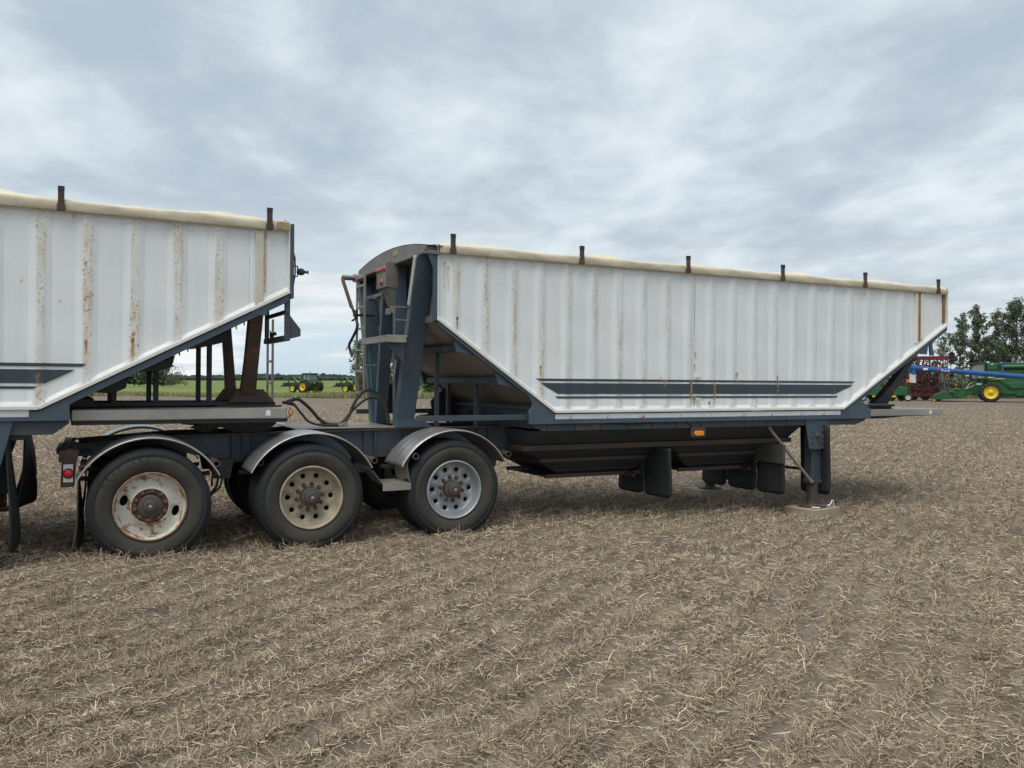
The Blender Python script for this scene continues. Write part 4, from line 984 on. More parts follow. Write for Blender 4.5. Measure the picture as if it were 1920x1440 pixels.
# hanging hose bracket under the nose
hb = MB().box(.45, .50, .01, .06, 2.13, 2.56).box(.45, .49, .93, .985, 2.10, 2.50).box(.455, .485, .0, .98, 2.375, 2.415).box(.44, .50, .0, .98, 2.10, 2.155)
hb.uz([(.50, 2.36), (.61, 2.22), (.61, 2.15), (.50, 2.12)], .02, .05).uz([(.50, 2.26), (.57, 2.13), (.50, 2.13)], .93, .96)
hb.build('hose_bracket', BLUED, REAR, bevel=.004)
MB().tube([(.5, .93, 2.20), (.56, .90, 2.22)], .02, 8).build('bracket_clip', BLACKM, REAR)
lad = MB()
for v in (1.80, 2.08): lad.beam((.72, v, 1.44), (.72, v, 2.44), .035, .022, (1, 0, 0))
for z in (1.66, 1.93, 2.2): lad.beam((.72, 1.80, z), (.72, 2.08, z), .03, .026)
for v in (1.80, 2.08): lad.beam((.72, v, 1.49), (.42, v, 1.43), .03, .02)
lad.build('ladder', ALUD, REAR)
# retracted landing legs and mud flaps at the picture's left edge
for v, s in ((.15, 1), (W-.15, -1)):
    MB().uz([(-2.36, 1.31), (-1.90, 1.322), (-1.99, .95), (-2.02, .86), (-2.24, .86), (-2.27, .95)], v-s*.14, v-s*.115).build('leg_plate', BLUE, REAR, bevel=.004)
    lg = MB().box(-2.22, -2.04, v-.09, v+.09, .42, 1.2).build('landing_leg', BLUED, REAR, bevel=.008)
    MB().lathe([(.072, .26), (.072, .45)], 16, c=(-2.13, v, 0), axis='z').lathe([(.19, .24), (.19, .26), (.07, .28)], 20, c=(-2.13, v, 0), axis='z').build('sand_shoe', RUSTY, lg)
mud_flap(REAR, -1.96, .02, .50, .16, 1.18, .05, tilt=.04, twist=.08)
mud_flap(REAR, -1.84, .62, 1.18, .47, 1.20, .05, twist=.17); mud_flap(REAR, -1.84, 1.2, 1.76, .46, 1.20, .06, twist=.17)
MB().box(-1.98, -1.82, .1, W-.1, 1.15, 1.2).build('flap_hanger', DARK, REAR)
hp = MB(); frustum(hp, (-7.6, -2.4, .08, W-.08, 1.2), (-7.5, -2.5, .34, W-.34, 1.0))
for (ua, ub) in ((-7.5, -5.05), (-4.95, -2.5)): frustum(hp, (ua, ub, .34, W-.34, 1.0), (ua+.6, ub-.6, .78, W-.78, .60))
hp.build('hopper', DARK, REAR)
for v in (.78, 1.72): MB().box(-8.9, -6.0, v, v+.03, .86, 1.15).build('frame_rail', BLUED, REAR)
for u in (-6.9, -8.43):
    MB().tube([(u, .3, .52), (u, W-.3, .52)], .075, 12).build('axle', DARK, REAR)
    make_wheel(REAR, u, -.005, .50, 'silver'); make_wheel(REAR, u, W+.005, .50, 'silver', far=True)
    fender(REAR, u, .46, .70, 0, .63); fender(REAR, u, .46, .70, W-.63, W, edge_near=False)
    MB().box(u-.06, u+.06, .76, 1.74, .60, .86).build('spring_hanger', DARK, REAR)

# ---- things on and round the trailers
def in_lead(p): return P0 + _rot @ Vector(p)
def smooth_path(pts, n=5):
    P = [Vector(p) for p in pts]; P = [2*P[0]-P[1]] + P + [2*P[-1]-P[-2]]; out = []
    for i in range(1, len(P)-2):
        for k in range(n):
            t = k/n; a, b, c, d = P[i-1], P[i], P[i+1], P[i+2]
            out.append(.5*((2*b) + (c-a)*t + (2*a-5*b+4*c-d)*t*t + (3*b-a-3*c+d)*t**3))
    return out + [P[-2]]
h1 = [(1.46, 1.0, 1.45), (1.513, 1.0, 1.47), (1.602, 1.0, 1.482), (1.724, 1.0, 1.385), (1.847, 1.0, 1.25), (1.96, .97, 1.194), (2.096, .97, 1.194), (2.19, 1.0, 1.30), (2.252, 1.0, 1.443), (2.347, 1.0, 1.568), (2.412, 1.0, 1.593), (2.51, 1.0, 1.555), (2.60, .97, 1.46), (2.63, .95, 1.345), (2.64, .93, 1.20)]
h2 = [(1.46, .9, 1.45), (1.52, .9, 1.437), (1.611, .9, 1.329), (1.702, .9, 1.23), (1.85, .9, 1.190), (1.946, .9, 1.188), (2.051, .9, 1.188), (2.12, .93, 1.19)]
h3 = [(1.884, 1.15, 1.19), (2.0, 1.15, 1.188), (2.136, 1.15, 1.20), (2.264, 1.15, 1.344), (2.40, 1.15, 1.46), (2.50, 1.15, 1.50), (2.58, 1.12, 1.48), (2.64, 1.06, 1.40), (2.665, 1.0, 1.28), (2.665, 1.0, 1.20)]
for pts, r, lab in ((h1, .019, 'thick black air hose arching up from the steel deck to the end posts'), (h2, .013, 'thin black hose hanging from the left trailer\'s deck onto the plate'), (h3, .016, 'black hose lying on the plate, then looping low to the end post')):
    o = MB().tube([in_lead(p) for p in smooth_path(pts)], r, 8).build('air_hose', HOSE)
    tag(o, lab, 'hose', 'air hoses between the trailers')
bl = MB().beam((1.42, 1.0, 1.452), (1.55, .96, 1.425), .05, .03).build('hose_coupling', BLACKM, LEAD)
MB().tube([(2.03, .9, 1.18), (2.10, .92, 1.19), (2.14, .95, 1.20)], .024, 8).box(2.09, 2.15, .9, .96, 1.17, 1.21).build('hose_end', ALUD, LEAD)
MB().tube(smooth_path([(2.47, 1.12, 2.13), (2.47, 1.12, 1.95), (2.48, 1.1, 1.75), (2.49, 1.09, 1.6), (2.52, 1.08, 1.5)]), .013, 6).build('teal_line', TEAL, LEAD)
def wood_block(name, lab, c, su, sv, h, rz):
    g = float(gh(c[0], c[1]))
    o = MB().box(-su/2, su/2, -sv/2, sv/2, -.03, h).build(name, WOOD, None, bevel=.006, loc=(c[0], c[1], g), rot=(0, 0, YAW+rz))
    return tag(o, lab, 'block', 'wooden blocks under the landing legs')
pn = in_lead((8.70, .15, -.05)); pf = in_lead((8.68, 2.35, -.05))
gN, gF = float(gh(pn.x, pn.y)), float(gh(pf.x, pf.y))
zN, zF = in_lead((8.69, .15, -.049)).z, in_lead((8.69, 2.35, -.049)).z
wood_block('wooden_block', 'pale wooden block with a white rope loop under the nearest landing leg', (pn.x, pn.y), .60, .50, zN-gN-.0, R(9))
wood_block('wooden_block', 'wooden block under the far landing leg, seen between the mud flaps', (pf.x, pf.y), .60, .50, zF-gF-.0, R(-6))
ro = MB().tube(smooth_path([in_lead(p) for p in ((8.80, -.03, -.022), (8.86, -.03, .0), (8.90, -.02, .045), (8.94, -.01, .035), (8.95, 0, -.01), (8.96, .0, -.035))]), .009, 6).tube(smooth_path([in_lead(p) for p in ((8.50, -.03, -.022), (8.55, -.06, -.028), (8.60, -.075, -.03))]), .009, 6)
tag(ro.build('rope', LETW), 'short white rope loop on the block at the near landing leg', 'rope')
# tyre lettering on the rearmost near wheel
def lettering(word, r, a_mid, step, size, parent, mat):
    mb = MB()
    for i, ch in enumerate(word):
        cu = bpy.data.curves.new('c', 'FONT'); cu.body = ch; cu.size = size; cu.extrude = .0012; cu.align_x = 'CENTER'; cu.resolution_u = 1
        ob = bpy.data.objects.new('c', cu); COL.objects.link(ob)
        me = bpy.data.meshes.new_from_object(ob.evaluated_get(bpy.context.evaluated_depsgraph_get()))
        a = a_mid - (i-(len(word)-1)/2)*step
        M = Matrix.Translation((r*math.cos(a), .0012, r*math.sin(a))) @ Matrix.Rotation(-(a-math.pi/2), 4, 'Y') @ Matrix.Rotation(math.pi/2, 4, 'X')
        mb.add([M @ v.co for v in me.vertices], [tuple(p.vertices) for p in me.polygons])
        bpy.data.objects.remove(ob); bpy.data.curves.remove(cu); bpy.data.meshes.remove(me)
    return mb.build('lettering', mat, parent)
w0 = [c for c in kids(LEAD) if c.name.split('.')[0] == 'wheel'][0]
lettering('WESTLAKE', .435, R(122), R(8.3), .052, w0, RUB)

# ------------------------------------------------------------------ machinery in the field
def farm_tyre(parent, x, y, z, r, w, rr, rim=YEL, name='wheel', lug=True, dish=.06):
    """tractor wheel, axle along local y, outer face toward -y when w>0"""
    wd = MB().lathe([(0, -w/2+dish), (rr*.3, -w/2+dish), (rr*.35, -w/2+dish+.09), (rr*.88, -w/2+dish+.05), (rr*.93, -w/2+.05), (rr, -w/2+.03), (rr, w/2-.03), (rr*.9, w/2-.08), (0, w/2-.1)], 28)
    o = wd.build(name, rim, parent, loc=(x, y, z))
    t = MB().lathe([(rr, -w/2+.03), (rr+.02, -w/2+.005), (r*.86, -w/2), (r*.955, -w/2+.05), (r*.965, -w/4), (r*.965, w/4), (r*.955, w/2-.05), (r*.86, w/2), (rr+.02, w/2-.005), (rr, w/2-.03)], 36)
    if lug:
        for k in range(18):
            a = 2*math.pi*k/18
            for s in (-1, 1):
                b = a + (.5*2*math.pi/18 if s > 0 else 0)
                t.beam((r*.965*math.cos(b), 0, r*.965*math.sin(b)), (r*.955*math.cos(b+.22), s*w*.49, r*.955*math.sin(b+.22)), .05, .07*r, (math.cos(b+.1), 0, math.sin(b+.1)))
    t.build('tyre', FTYRE, o)
    return o
def make_tractor(lab, loc, rz):
    T = thing('tractor', lab, 'tractor', loc, (0, 0, rz), 'green loader tractors on the far edge of the field')
    MB().uz([(.75, 1.0), (3.25, .95), (3.3, 1.35), (3.15, 1.62), (.75, 1.78)], -.36, .36).build('hood', GREEN, T, bevel=.05)
    MB().uz([(3.0, .75), (3.36, .75), (3.36, 1.3), (3.3, 1.4)], -.33, .33).build('grille', BLACKM, T)
    MB().box(-.5, 3.1, -.28, .28, .55, 1.0).build('chassis', GREEND, T, bevel=.03)
    MB().box(2.55, 2.85, -.75, .75, .5, .75).build('front_axle', GREEND, T); MB().tube([(0, -1.7, .92), (0, 1.7, .92)], .11, 10).build('rear_axle', BLACKM, T)
    cab = MB().uz([(-.55, 1.25), (.95, 1.25), (1.0, 2.0), (.85, 2.70), (-.5, 2.70), (-.6, 2.0)], -.72, .72).build('cab', GLASS, T)
    fr = MB()
    for y in (-.73, .73):
        for (a, b) in (((-.57, 1.25), (-.52, 2.7)), ((.2, 1.25), (.18, 2.7)), ((.97, 1.25), (.86, 2.7))): fr.beam((a[0], y, a[1]), (b[0], y, b[1]), .07, .07)
    fr.box(-.58, 1.0, -.75, .75, 1.2, 1.55)
    fr.build('cab_frame', GREEND, cab)
    MB().uz([(-.75, 2.68), (1.1, 2.68), (1.05, 2.82), (.9, 2.92), (-.6, 2.92), (-.78, 2.8)], -.84, .84).build('cab_roof', GREEND, cab, bevel=.04)
    MB().tube([(.1, 0, 2.9), (.1, 0, 3.15)], .05, 8).build('beacon', BLACKM, cab)
    MB().tube([(1.45, .2, 1.6), (1.45, .2, 2.85)], .06, 8).tube([(1.15, -.2, 1.7), (1.15, -.2, 2.75)], .045, 8).tube([(1.45, .2, 1.75), (1.45, .2, 2.4)], .10, 8).build('exhaust_stack', BLACKM, T)
    for s in (-1, 1):
        farm_tyre(T, 2.7, s*.92, .66, .66, .38, .40).rotation_euler = (0, 0, 0 if s < 0 else math.pi)
        farm_tyre(T, 0, s*.98, .92, .92, .46, .56).rotation_euler = (0, 0, 0 if s < 0 else math.pi)
        farm_tyre(T, 0, s*1.56, .92, .92, .46, .56, dish=.16).rotation_euler = (0, 0, 0 if s < 0 else math.pi)
        MB().lathe([(1.0, s*.74), (1.02, s*1.2)], 14, c=(0, 0, .92), a0=R(25), a1=R(150)).build('fender', GREEN, T)
        MB().beam((1.0, s*.62, 1.2), (1.75, s*.62, 2.15), .10, .16).beam((1.3, s*.62, 2.0), (3.0, s*.62, 2.62), .10, .20).beam((2.95, s*.62, 2.62), (4.25, s*.62, 1.22), .10, .20).build('loader_arm', GREEN, T)
        MB().tube([(1.6, s*.62, 1.3), (3.0, s*.62, 2.4)], .05, 8).build('lift_cylinder', ALUD, T)
    MB().uz([(4.15, 1.05), (4.35, 1.5), (4.45, 1.5), (4.5, 1.2), (5.15, .98), (5.15, .94), (4.4, .92)], -1.15, 1.15).build('bucket', BLACKM, T)
    MB().vz([(-.2, 1.35), (.2, 1.35), (0, 1.70)], -.66, -.64).build('warning_triangle', ORANGE, T)
    for s in (-1, 1): MB().box(-.66, -.60, s*.6-.06, s*.6+.06, 1.3, 1.4).build('tail_lamp', REDL, T)
    return T
tx, ty = (583-960)/1553*122, 122.0
make_tractor('green loader tractor with dark bucket in clear view between the two trailers', (tx, ty, float(gh(tx, ty))), R(150))
tx2 = tx + 7.75
make_tractor('second green loader tractor, half hidden behind the white trailer\'s rear ladder', (tx2, ty+.6, float(gh(tx2, ty+.6))), R(152))

# combine harvester, front to the left
cx_, cy_ = (1855-960)/1553*83, 83.0
H = thing('combine_harvester', 'green combine harvester with yellow front wheel and pickup header, front turned left', 'combine', (cx_, cy_, float(gh(cx_, cy_))), (0, 0, R(-25)))
def X(px): return (px-1855)/21.1
def Zc(py): return (754-py)/18.7
MB().prism([(X(1849), -.9, Zc(681)), (X(1946), -.9, Zc(681)), (X(1946), -.9, Zc(737)), (X(1880), -.9, Zc(740)), (X(1849), -.9, Zc(722))], (0, 2.6, 0)).build('body', GREEN, H, bevel=.05)
MB().prism([(X(1850), -1.05, Zc(694)), (X(1955), -1.05, Zc(694)), (X(1955), -1.05, Zc(712)), (X(1914), -1.05, Zc(727)), (X(1893), -1.05, Zc(730)), (X(1884), -1.05, Zc(724)), (X(1872), -1.05, Zc(714)), (X(1843), -1.05, Zc(712))], (0, .16, 0)).build('side_shield', GREEN, H, bevel=.04)
MB().prism([(X(1884), -1.10, Zc(719)), (X(1960), -1.10, Zc(712)), (X(1914), -1.10, Zc(727)), (X(1893), -1.10, Zc(729))], (0, .06, 0)).build('lower_shield', GREEN, H, bevel=.03)
MB().prism([(X(1854), -1.07, Zc(711.8)), (X(1872), -1.07, Zc(709.8)), (X(1882), -1.07, Zc(710.4)), (X(1882), -1.07, Zc(711.0)), (X(1872), -1.07, Zc(711))], (0, .02, 0)).build('yellow_stripe', surf('pale_yellow_film', (.7,.66,.25), rough=.4), H)
MB().prism([(X(1850), -1.07, Zc(707)), (X(1866), -1.07, Zc(708.2)), (X(1856), -1.07, Zc(709)), (X(1852), -1.07, Zc(708.6))], (0, .02, 0)).build('yellow_stripe', MATS['pale_yellow_film'], H)
MB().prism([(X(1872), -1.0, Zc(683)), (X(1950), -1.0, Zc(683)), (X(1950), -1.0, Zc(693.5)), (X(1870), -1.0, Zc(693.5)), (X(1870), -1.0, Zc(685))], (0, .12, 0)).build('engine_screen', BLACKM, H)
MB().tube([(X(1874), -1.12, Zc(688.5)), (X(1960), -1.12, Zc(687.5))], .20, 12).build('unload_auger', GREEN, H)
MB().box(X(1849.5), X(1868), -1.02, -.88, Zc(693.5), Zc(681.6)).build('tank_panel', GREEN, H, bevel=.03)
MB().box(X(1856), X(1860), -1.04, -1.02, Zc(684.3), Zc(682.8)).build('decal', LETW, H)
cb = MB().prism([(X(1823), -.85, Zc(685.5)), (X(1845), -.85, Zc(682)), (X(1845), -.85, Zc(710)), (X(1822), -.85, Zc(710)), (X(1818), -.85, Zc(697))], (0, 1.7, 0)).build('cab', surf('cab_glass', (.13,.18,.19), (.22,.27,.27), ns=.8, na=.7, rough=.15, spec=.8), H)
fr = MB()
for y in (-.88, .88):
    fr.beam((X(1846), y, Zc(682)), (X(1846), y, Zc(712)), .16, .14); fr.beam((X(1822.5), y, Zc(685)), (X(1818), y, Zc(698)), .09, .09); fr.beam((X(1818), y, Zc(698)), (X(1822), y, Zc(711)), .09, .09); fr.beam((X(1832), y, Zc(698)), (X(1831), y, Zc(711)), .08, .08)
fr.build('cab_frame', BLACKM, cb)
MB().prism([(X(1804.5), -.98, Zc(682.2)), (X(1815), -.98, Zc(680.6)), (X(1848), -.98, Zc(680.4)), (X(1848), -.98, Zc(682.4)), (X(1832), -.98, Zc(683.3)), (X(1826), -.98, Zc(685.4)), (X(1818), -.98, Zc(683.6))], (0, 1.96, 0)).build('cab_roof', BLACKM, cb, bevel=.03)
MB().box(X(1813), X(1818), -.3, 0, Zc(681), Zc(678.5)).build('beacon', REDM, cb)
MB().tube([(X(1852), -.2, Zc(680.5)), (X(1852), -.2, Zc(678))], .12, 8).build('antenna_dome', LETW, H)
MB().box(X(1809.5), X(1811), -.9, -.7, Zc(695), Zc(685)).build('mirror', BLACKM, cb)
MB().prism([(X(1827), -.6, Zc(710)), (X(1849), -.6, Zc(710)), (X(1849), -.6, Zc(742)), (X(1827), -.6, Zc(735))], (0, 1.8, 0)).build('front_frame', GREEND, H)
sm = MB()
for (xa, xb, ya, yb) in ((1849, 1946, 694.6, 694), (1914, 1914.5, 712, 694), (1890, 1890.4, 708, 695), (1868.3, 1868.8, 694, 682)): sm.box(X(xa), X(xb), -1.062, -1.04, Zc(ya), Zc(yb))
sm.build('panel_seam', BLACKM, H)
stp = MB()
for x in (1828, 1839.5): stp.box(X(x)-.04, X(x)+.04, -1.35, -1.28, Zc(748), Zc(706))
for y in (718, 723, 728, 733, 738, 743): stp.box(X(1828), X(1839.5), -1.38, -1.15, Zc(y+.9), Zc(y-.6))
stp.build('ladder', GREEN, H)
MB().box(X(1829), X(1838), -1.40, -1.38, Zc(721), Zc(719.4)).build('decal', LETW, H)
farm_tyre(H, 0, -1.35, .975, .975, .62, .63, dish=.10); farm_tyre(H, 0, 1.9, .975, .975, .62, .63).rotation_euler = (0, 0, math.pi)
farm_tyre(H, 3.75, -1.2, .68, .68, .45, .40); farm_tyre(H, 3.75, 1.5, .68, .68, .45, .40).rotation_euler = (0, 0, math.pi)
MB().tube([(0, -1.1, .95), (0, 1.6, .95)], .16, 10).tube([(3.75, -1.1, .68), (3.75, 1.4, .68)], .1, 10).build('axle', BLACKM, H)
MB().box(X(1872), X(1946), -.8, 1.5, Zc(745), Zc(738)).build('underbody', GREEND, H)
MB().box(X(1902), X(1915), -.95, -.80, Zc(742), Zc(731)).build('toolbox', GREEN, H, bevel=.03)
MB().prism([(X(1829), -.55, Zc(723)), (X(1829), -.55, Zc(737)), (X(1810), -.55, Zc(744)), (X(1803), -.55, Zc(741)), (X(1806), -.55, Zc(730)), (X(1822), -.55, Zc(727))], (0, 1.4, 0)).build('feeder_house', GREEN, H, bevel=.03)
MB().tube([(X(1811), -.5, Zc(730)), (X(1818), -.5, Zc(720)), (X(1826), -.5, Zc(717))], .10, 8).build('feeder_drum', surf('crop_residue', (.28,.22,.10), (.4,.32,.2), ns=3, na=.7, rough=.9), H)
MB().tube([(X(1811), -.65, Zc(730)), (X(1827), -.65, Zc(722))], .06, 6).build('feeder_strut', ALUD, H)
hd = MB().prism([(X(1783), -1.8, Zc(735)), (X(1787), -1.8, Zc(730.5)), (X(1798), -1.8, Zc(727.5)), (X(1808), -1.8, Zc(739)), (X(1804), -1.8, Zc(745)), (X(1786), -1.8, Zc(745))], (0, 4.2, 0)).build('header', GREEN, H, bevel=.05)
MB().prism([(X(1745), -1.85, Zc(749)), (X(1750), -1.85, Zc(743)), (X(1768), -1.85, Zc(735)), (X(1780), -1.85, Zc(737)), (X(1786), -1.85, Zc(744)), (X(1784), -1.85, Zc(748)), (X(1756), -1.85, Zc(750))], (0, 4.3, 0)).build('pickup', GREEN, H, bevel=.05)
MB().tube([(X(1748), -1.95, Zc(741)), (X(1768), -1.95, Zc(733.5)), (X(1790), -1.95, Zc(736))], .05, 6).tube([(X(1775), -1.95, Zc(731)), (X(1798), -1.95, Zc(729))], .06, 6).build('guard_rail', GREEN, H)
farm_tyre(H, X(1749), -2.0, .20, .20, .18, .14, lug=False)
MB().uz([(X(1788.5), Zc(720)), (X(1793), Zc(720)), (X(1790.8), Zc(724.5))], -1.9, -1.88).build('warning_triangle', ORANGE, H)
MB().tube([(X(1791), -1.7, Zc(723)), (X(1797), -1.7, Zc(729))], .03, 6).build('triangle_arm', GREEN, H)

# blue grain auger with its cloth sleeve
ax, ay = 20.75, 43.0
A0, A1 = Vector((ax, ay, 2.28)), Vector((45.5, 43.6, .35))
dA = (A1-A0).normalized()
AU = thing('grain_auger', 'long blue auger tube slanting down across the front of the green combine', 'auger', (ax+11, ay, float(gh(ax+11, ay))))
off = Vector(AU.location)
def al(t, dx=0, dy=0, dz=0): return A0 + dA*t + Vector((dx, dy, dz)) - off
MB().tube([al(.1), al(24.6)], .128, 16).build('auger_tube', AUGB, AU)
hd = MB().tube([al(-.22), al(.35)], .155, 14).tube([al(.04, 0, 0, -.02), al(.04, 0, 0, -.34)], .15, 12).build('auger_head', AUGB, AU)
MB().box(*(lambda p: (p.x-.10, p.x-.03, p.y-.16, p.y+.16, p.z-.17, p.z+.14))(al(-.14))).build('head_plate', AUGB, AU)
sl = MB(); n = 14; rings = []
for j in range(6):
    t = j/5; zz = -.30 - .46*t
    rings.append([al(.04, (.165+.012*math.sin(j*2.1))*math.cos(2*math.pi*k/n) + .012*t, (.14)*math.sin(2*math.pi*k/n), zz) for k in range(n)])
sl.add([p for r_ in rings for p in r_], [(j*n+k, j*n+(k+1) % n, (j+1)*n+(k+1) % n, (j+1)*n+k) for j in range(5) for k in range(n)], True)
sl.build('cloth_sleeve', CLOTH, AU)
MB().box(*(lambda p: (p.x-.12, p.x+.12, p.y-.135, p.y-.125, p.z-.05, p.z+.05))(al(.66))).build('decal', LETW, AU)
def flat_text(word, size, loc, rot, mat, parent, name='lettering'):
    cu = bpy.data.curves.new('c', 'FONT'); cu.body = word; cu.size = size; cu.extrude = .002; cu.align_x = 'CENTER'; cu.align_y = 'CENTER'; cu.resolution_u = 2
    ob = bpy.data.objects.new('c', cu); COL.objects.link(ob)
    me = bpy.data.meshes.new_from_object(ob.evaluated_get(bpy.context.evaluated_depsgraph_get()))
    bpy.data.objects.remove(ob); bpy.data.curves.remove(cu)
    me.name = name; me.materials.clear(); me.materials.append(mat)
    o = bpy.data.objects.new(name, me); COL.objects.link(o); o.parent = parent; o.location = loc; o.rotation_euler = rot
    return o
tl_ = al(1.72, 0, -.131, .0)
flat_text('Brandt', .17, tl_, (R(90), math.atan2(-dA.z, dA.x), 0), LETW, AU)
MB().box(-.05, .05, -.004, .004, -.06, .06).build('decal', surf('red_decal', (.5,.03,.04), rough=.4), AU, loc=al(1.33, 0, -.131, .02))
MB().box(*(lambda p: (p.x-.035, p.x+.035, p.y-.035, p.y+.035, p.z, p.z+.72))(al(4.8))).build('truss_post', AUGB, AU)
for s in (-1, 1):
    MB().beam((-1.0, s*1.1, .45), (3.2, s*.1, 1.25-.25), .08, .08).build('undercarriage_arm', AUGB, AU)
    farm_tyre(AU, -1.0, s*1.2, .36, .36, .2, .2, rim=LAMPW, lug=False)
MB().tube([(-1.0, -1.2, .36), (-1.0, 1.2, .36)], .05, 8).build('axle', AUGB, AU)
for s in (-1, 1): MB().beam((-1.0, s*1.0, .4), tuple(al(9.0, 0, s*.1, -.1)), .07, .07).build('lift_arm', AUGB, AU)

# folded red cultivator
kx, ky = (1742-960)/1553*89, 89.0
K = thing('cultivator', 'dark red folded cultivator, a tangle of shanks behind the blue auger', 'cultivator', (kx, ky, float(gh(kx, ky))), (0, 0, R(-22)))
def X2(px): return (px-1742)/19.6
def Z2(py): return (752.5-py)/17.45
g = random.Random(5)
for y in (-1.2, 1.6):
    MB().box(X2(1692), X2(1788), y-.1, y+.1, Z2(676), Z2(670)).build('toolbar', REDM, K)
    MB().box(X2(1690), X2(1752), y-.1, y+.1, Z2(745), Z2(738)).build('toolbar', REDM, K)
for xx in (1697, 1716, 1739, 1752): MB().beam((X2(xx), -1.2, Z2(742)), (X2(xx+g.uniform(-4, 4)), -1.2, Z2(672)), .14, .14).build('wing_post', REDM, K)
for yy in (686, 712, 729): MB().box(X2(1690), X2(1754), -1.32, -1.18, Z2(yy+2), Z2(yy)).build('wing_bar', REDM, K)
sh = MB()
for i in range(620):
    px, py = g.uniform(1688, 1764), g.uniform(676, 744); y = g.uniform(-1.9, 1.5)
    a = g.uniform(0, 6.28); L = g.uniform(.3, .8)
    p = [(X2(px)+L*.5*math.cos(a+k*.6)*(1-.1*k), y, Z2(py)+L*.5*math.sin(a+k*.6)) for k in range(4)]
    sh.tube(p, g.uniform(.025, .06), 5)
tag(sh.build('shanks', [surf('dark_shank_steel', (.04,.026,.024), (.085,.022,.026), ns=2, na=.9, rough=.7)], K), kind='stuff')
sh = MB()
for i in range(95):
    px, py = g.uniform(1688, 1776), g.uniform(674, 742)
    if px > 1766 and 690 < py < 702: py = 738
    x, z = X2(px), Z2(py); y = g.uniform(-1.6, 1.3); a = g.choice([0, math.pi/2, .8, 2.3]); L = g.uniform(.3, .9)
    sh.beam((x-L/2*math.cos(a), y, z-L/2*math.sin(a)), (x+L/2*math.cos(a), y, z+L/2*math.sin(a)), .07, .07)
tag(sh.build('braces', REDM, K), kind='stuff')
MB().box(X2(1757), X2(1790), -1.25, -1.05, Z2(741), Z2(735)).build('hitch_bar', REDM, K)
MB().beam((X2(1752), -1.2, Z2(713)), (X2(1782), -1.2, Z2(706)), .14, .16).build('wing_arm', REDM, K)
hs = MB()
for i in range(9): 
    x = X2(g.uniform(1758, 1772)); hs.tube([(x, -1.4, Z2(700+i)), (x+.3*g.uniform(-1, 1), -1.5, Z2(712)), (x+.4*g.uniform(-1, 1), -1.4, Z2(725)), (x+.2, -1.3, Z2(738))], .025, 5)
hs.build('hydraulic_lines', ALUD, K)
for px in (1712, 1733): farm_tyre(K, X2(px), -1.0, .42, .42, .3, .22, rim=BLACKM, lug=False)
farm_tyre(K, X2(1758), -1.0, .40, .40, .3, .2, rim=BLACKM, lug=False)
for py in (667.5, 680, 706): farm_tyre(K, X2(1782), -1.1, Z2(py), .30 if py < 700 else .22, .7, .15, rim=BLACKM, lug=False)
MB().prism([(X2(1712), -1.9, Z2(690.5)), (X2(1750), -1.9, Z2(688.5)), (X2(1757), -1.9, Z2(692)), (X2(1757), -1.9, Z2(697)), (X2(1712), -1.9, Z2(693))], (0, .4, 0)).build('tank', GREEN, K)

# green seed drill
sx, sy = (1655-960)/1553*86, 86.0
D = thing('seed_drill', 'green seed drill with yellow markings partly hidden by the trailer nose', 'seed drill', (sx, sy, float(gh(sx, sy))), (0, 0, R(-20)))
def X3(px): return (px-1655)/20.1
def Z3(py): return (752.5-py)/18.06
MB().prism([(X3(1600), -.8, Z3(742)), (X3(1656), -.8, Z3(742)), (X3(1656), -.8, Z3(727)), (X3(1636), -.8, Z3(725)), (X3(1600), -.8, Z3(731))], (0, 1.4, 0)).build('seed_box', GREEN, D, bevel=.06)
MB().prism([(X3(1672), -.8, Z3(742)), (X3(1700), -.8, Z3(742)), (X3(1702), -.8, Z3(727)), (X3(1682), -.8, Z3(724)), (X3(1672), -.8, Z3(728))], (0, 1.4, 0)).build('seed_box', GREEN, D, bevel=.06)
MB().box(X3(1660), X3(1684), -.4, .8, Z3(705), Z3(697)).build('hopper', GREEN, D, bevel=.04)
MB().box(X3(1596), X3(1704), .3, .5, Z3(738), Z3(732)).build('toolbar', GREEND, D)
MB().box(X3(1596), X3(1704), -.2, 0, Z3(745), Z3(741)).build('toolbar', GREEND, D)
for k in range(5): MB().box(X3(1655+k*3.4), X3(1657+k*3.4), -.85, -.8, Z3(709), Z3(706)).build('yellow_tab', YEL, D)
MB().box(X3(1652), X3(1674), -.8, .3, Z3(713), Z3(709.5)).build('row_bar', BLACKM, D)
for px in (1647, 1682, 1697): MB().box(X3(px), X3(px+1.8), -.8, -.7, Z3(728), Z3(712)).build('upright', GREEN, D)
for px, w_ in ((1634, 9), (1665, 14)): MB().box(X3(px), X3(px+w_), -.95, -.8, Z3(745), Z3(742.2)).build('yellow_step', YEL, D)
for px, w_ in ((1650, 6), (1698, 5)):
    MB().box(X3(px), X3(px+w_), -.95, -.9, Z3(715), Z3(712.5)).box(X3(px+1), X3(px+w_-1), -.95, -.9, Z3(718), Z3(715)).build('warning_triangle', ORANGE, D)
for px in (1616, 1701): farm_tyre(D, X3(px), -1.0, .42, .42, .26, .25, rim=LAMPW, lug=False)
for px in (1634, 1672, 1690): farm_tyre(D, X3(px), -.2, .38, .38, .26, .18, rim=BLACKM, lug=False)
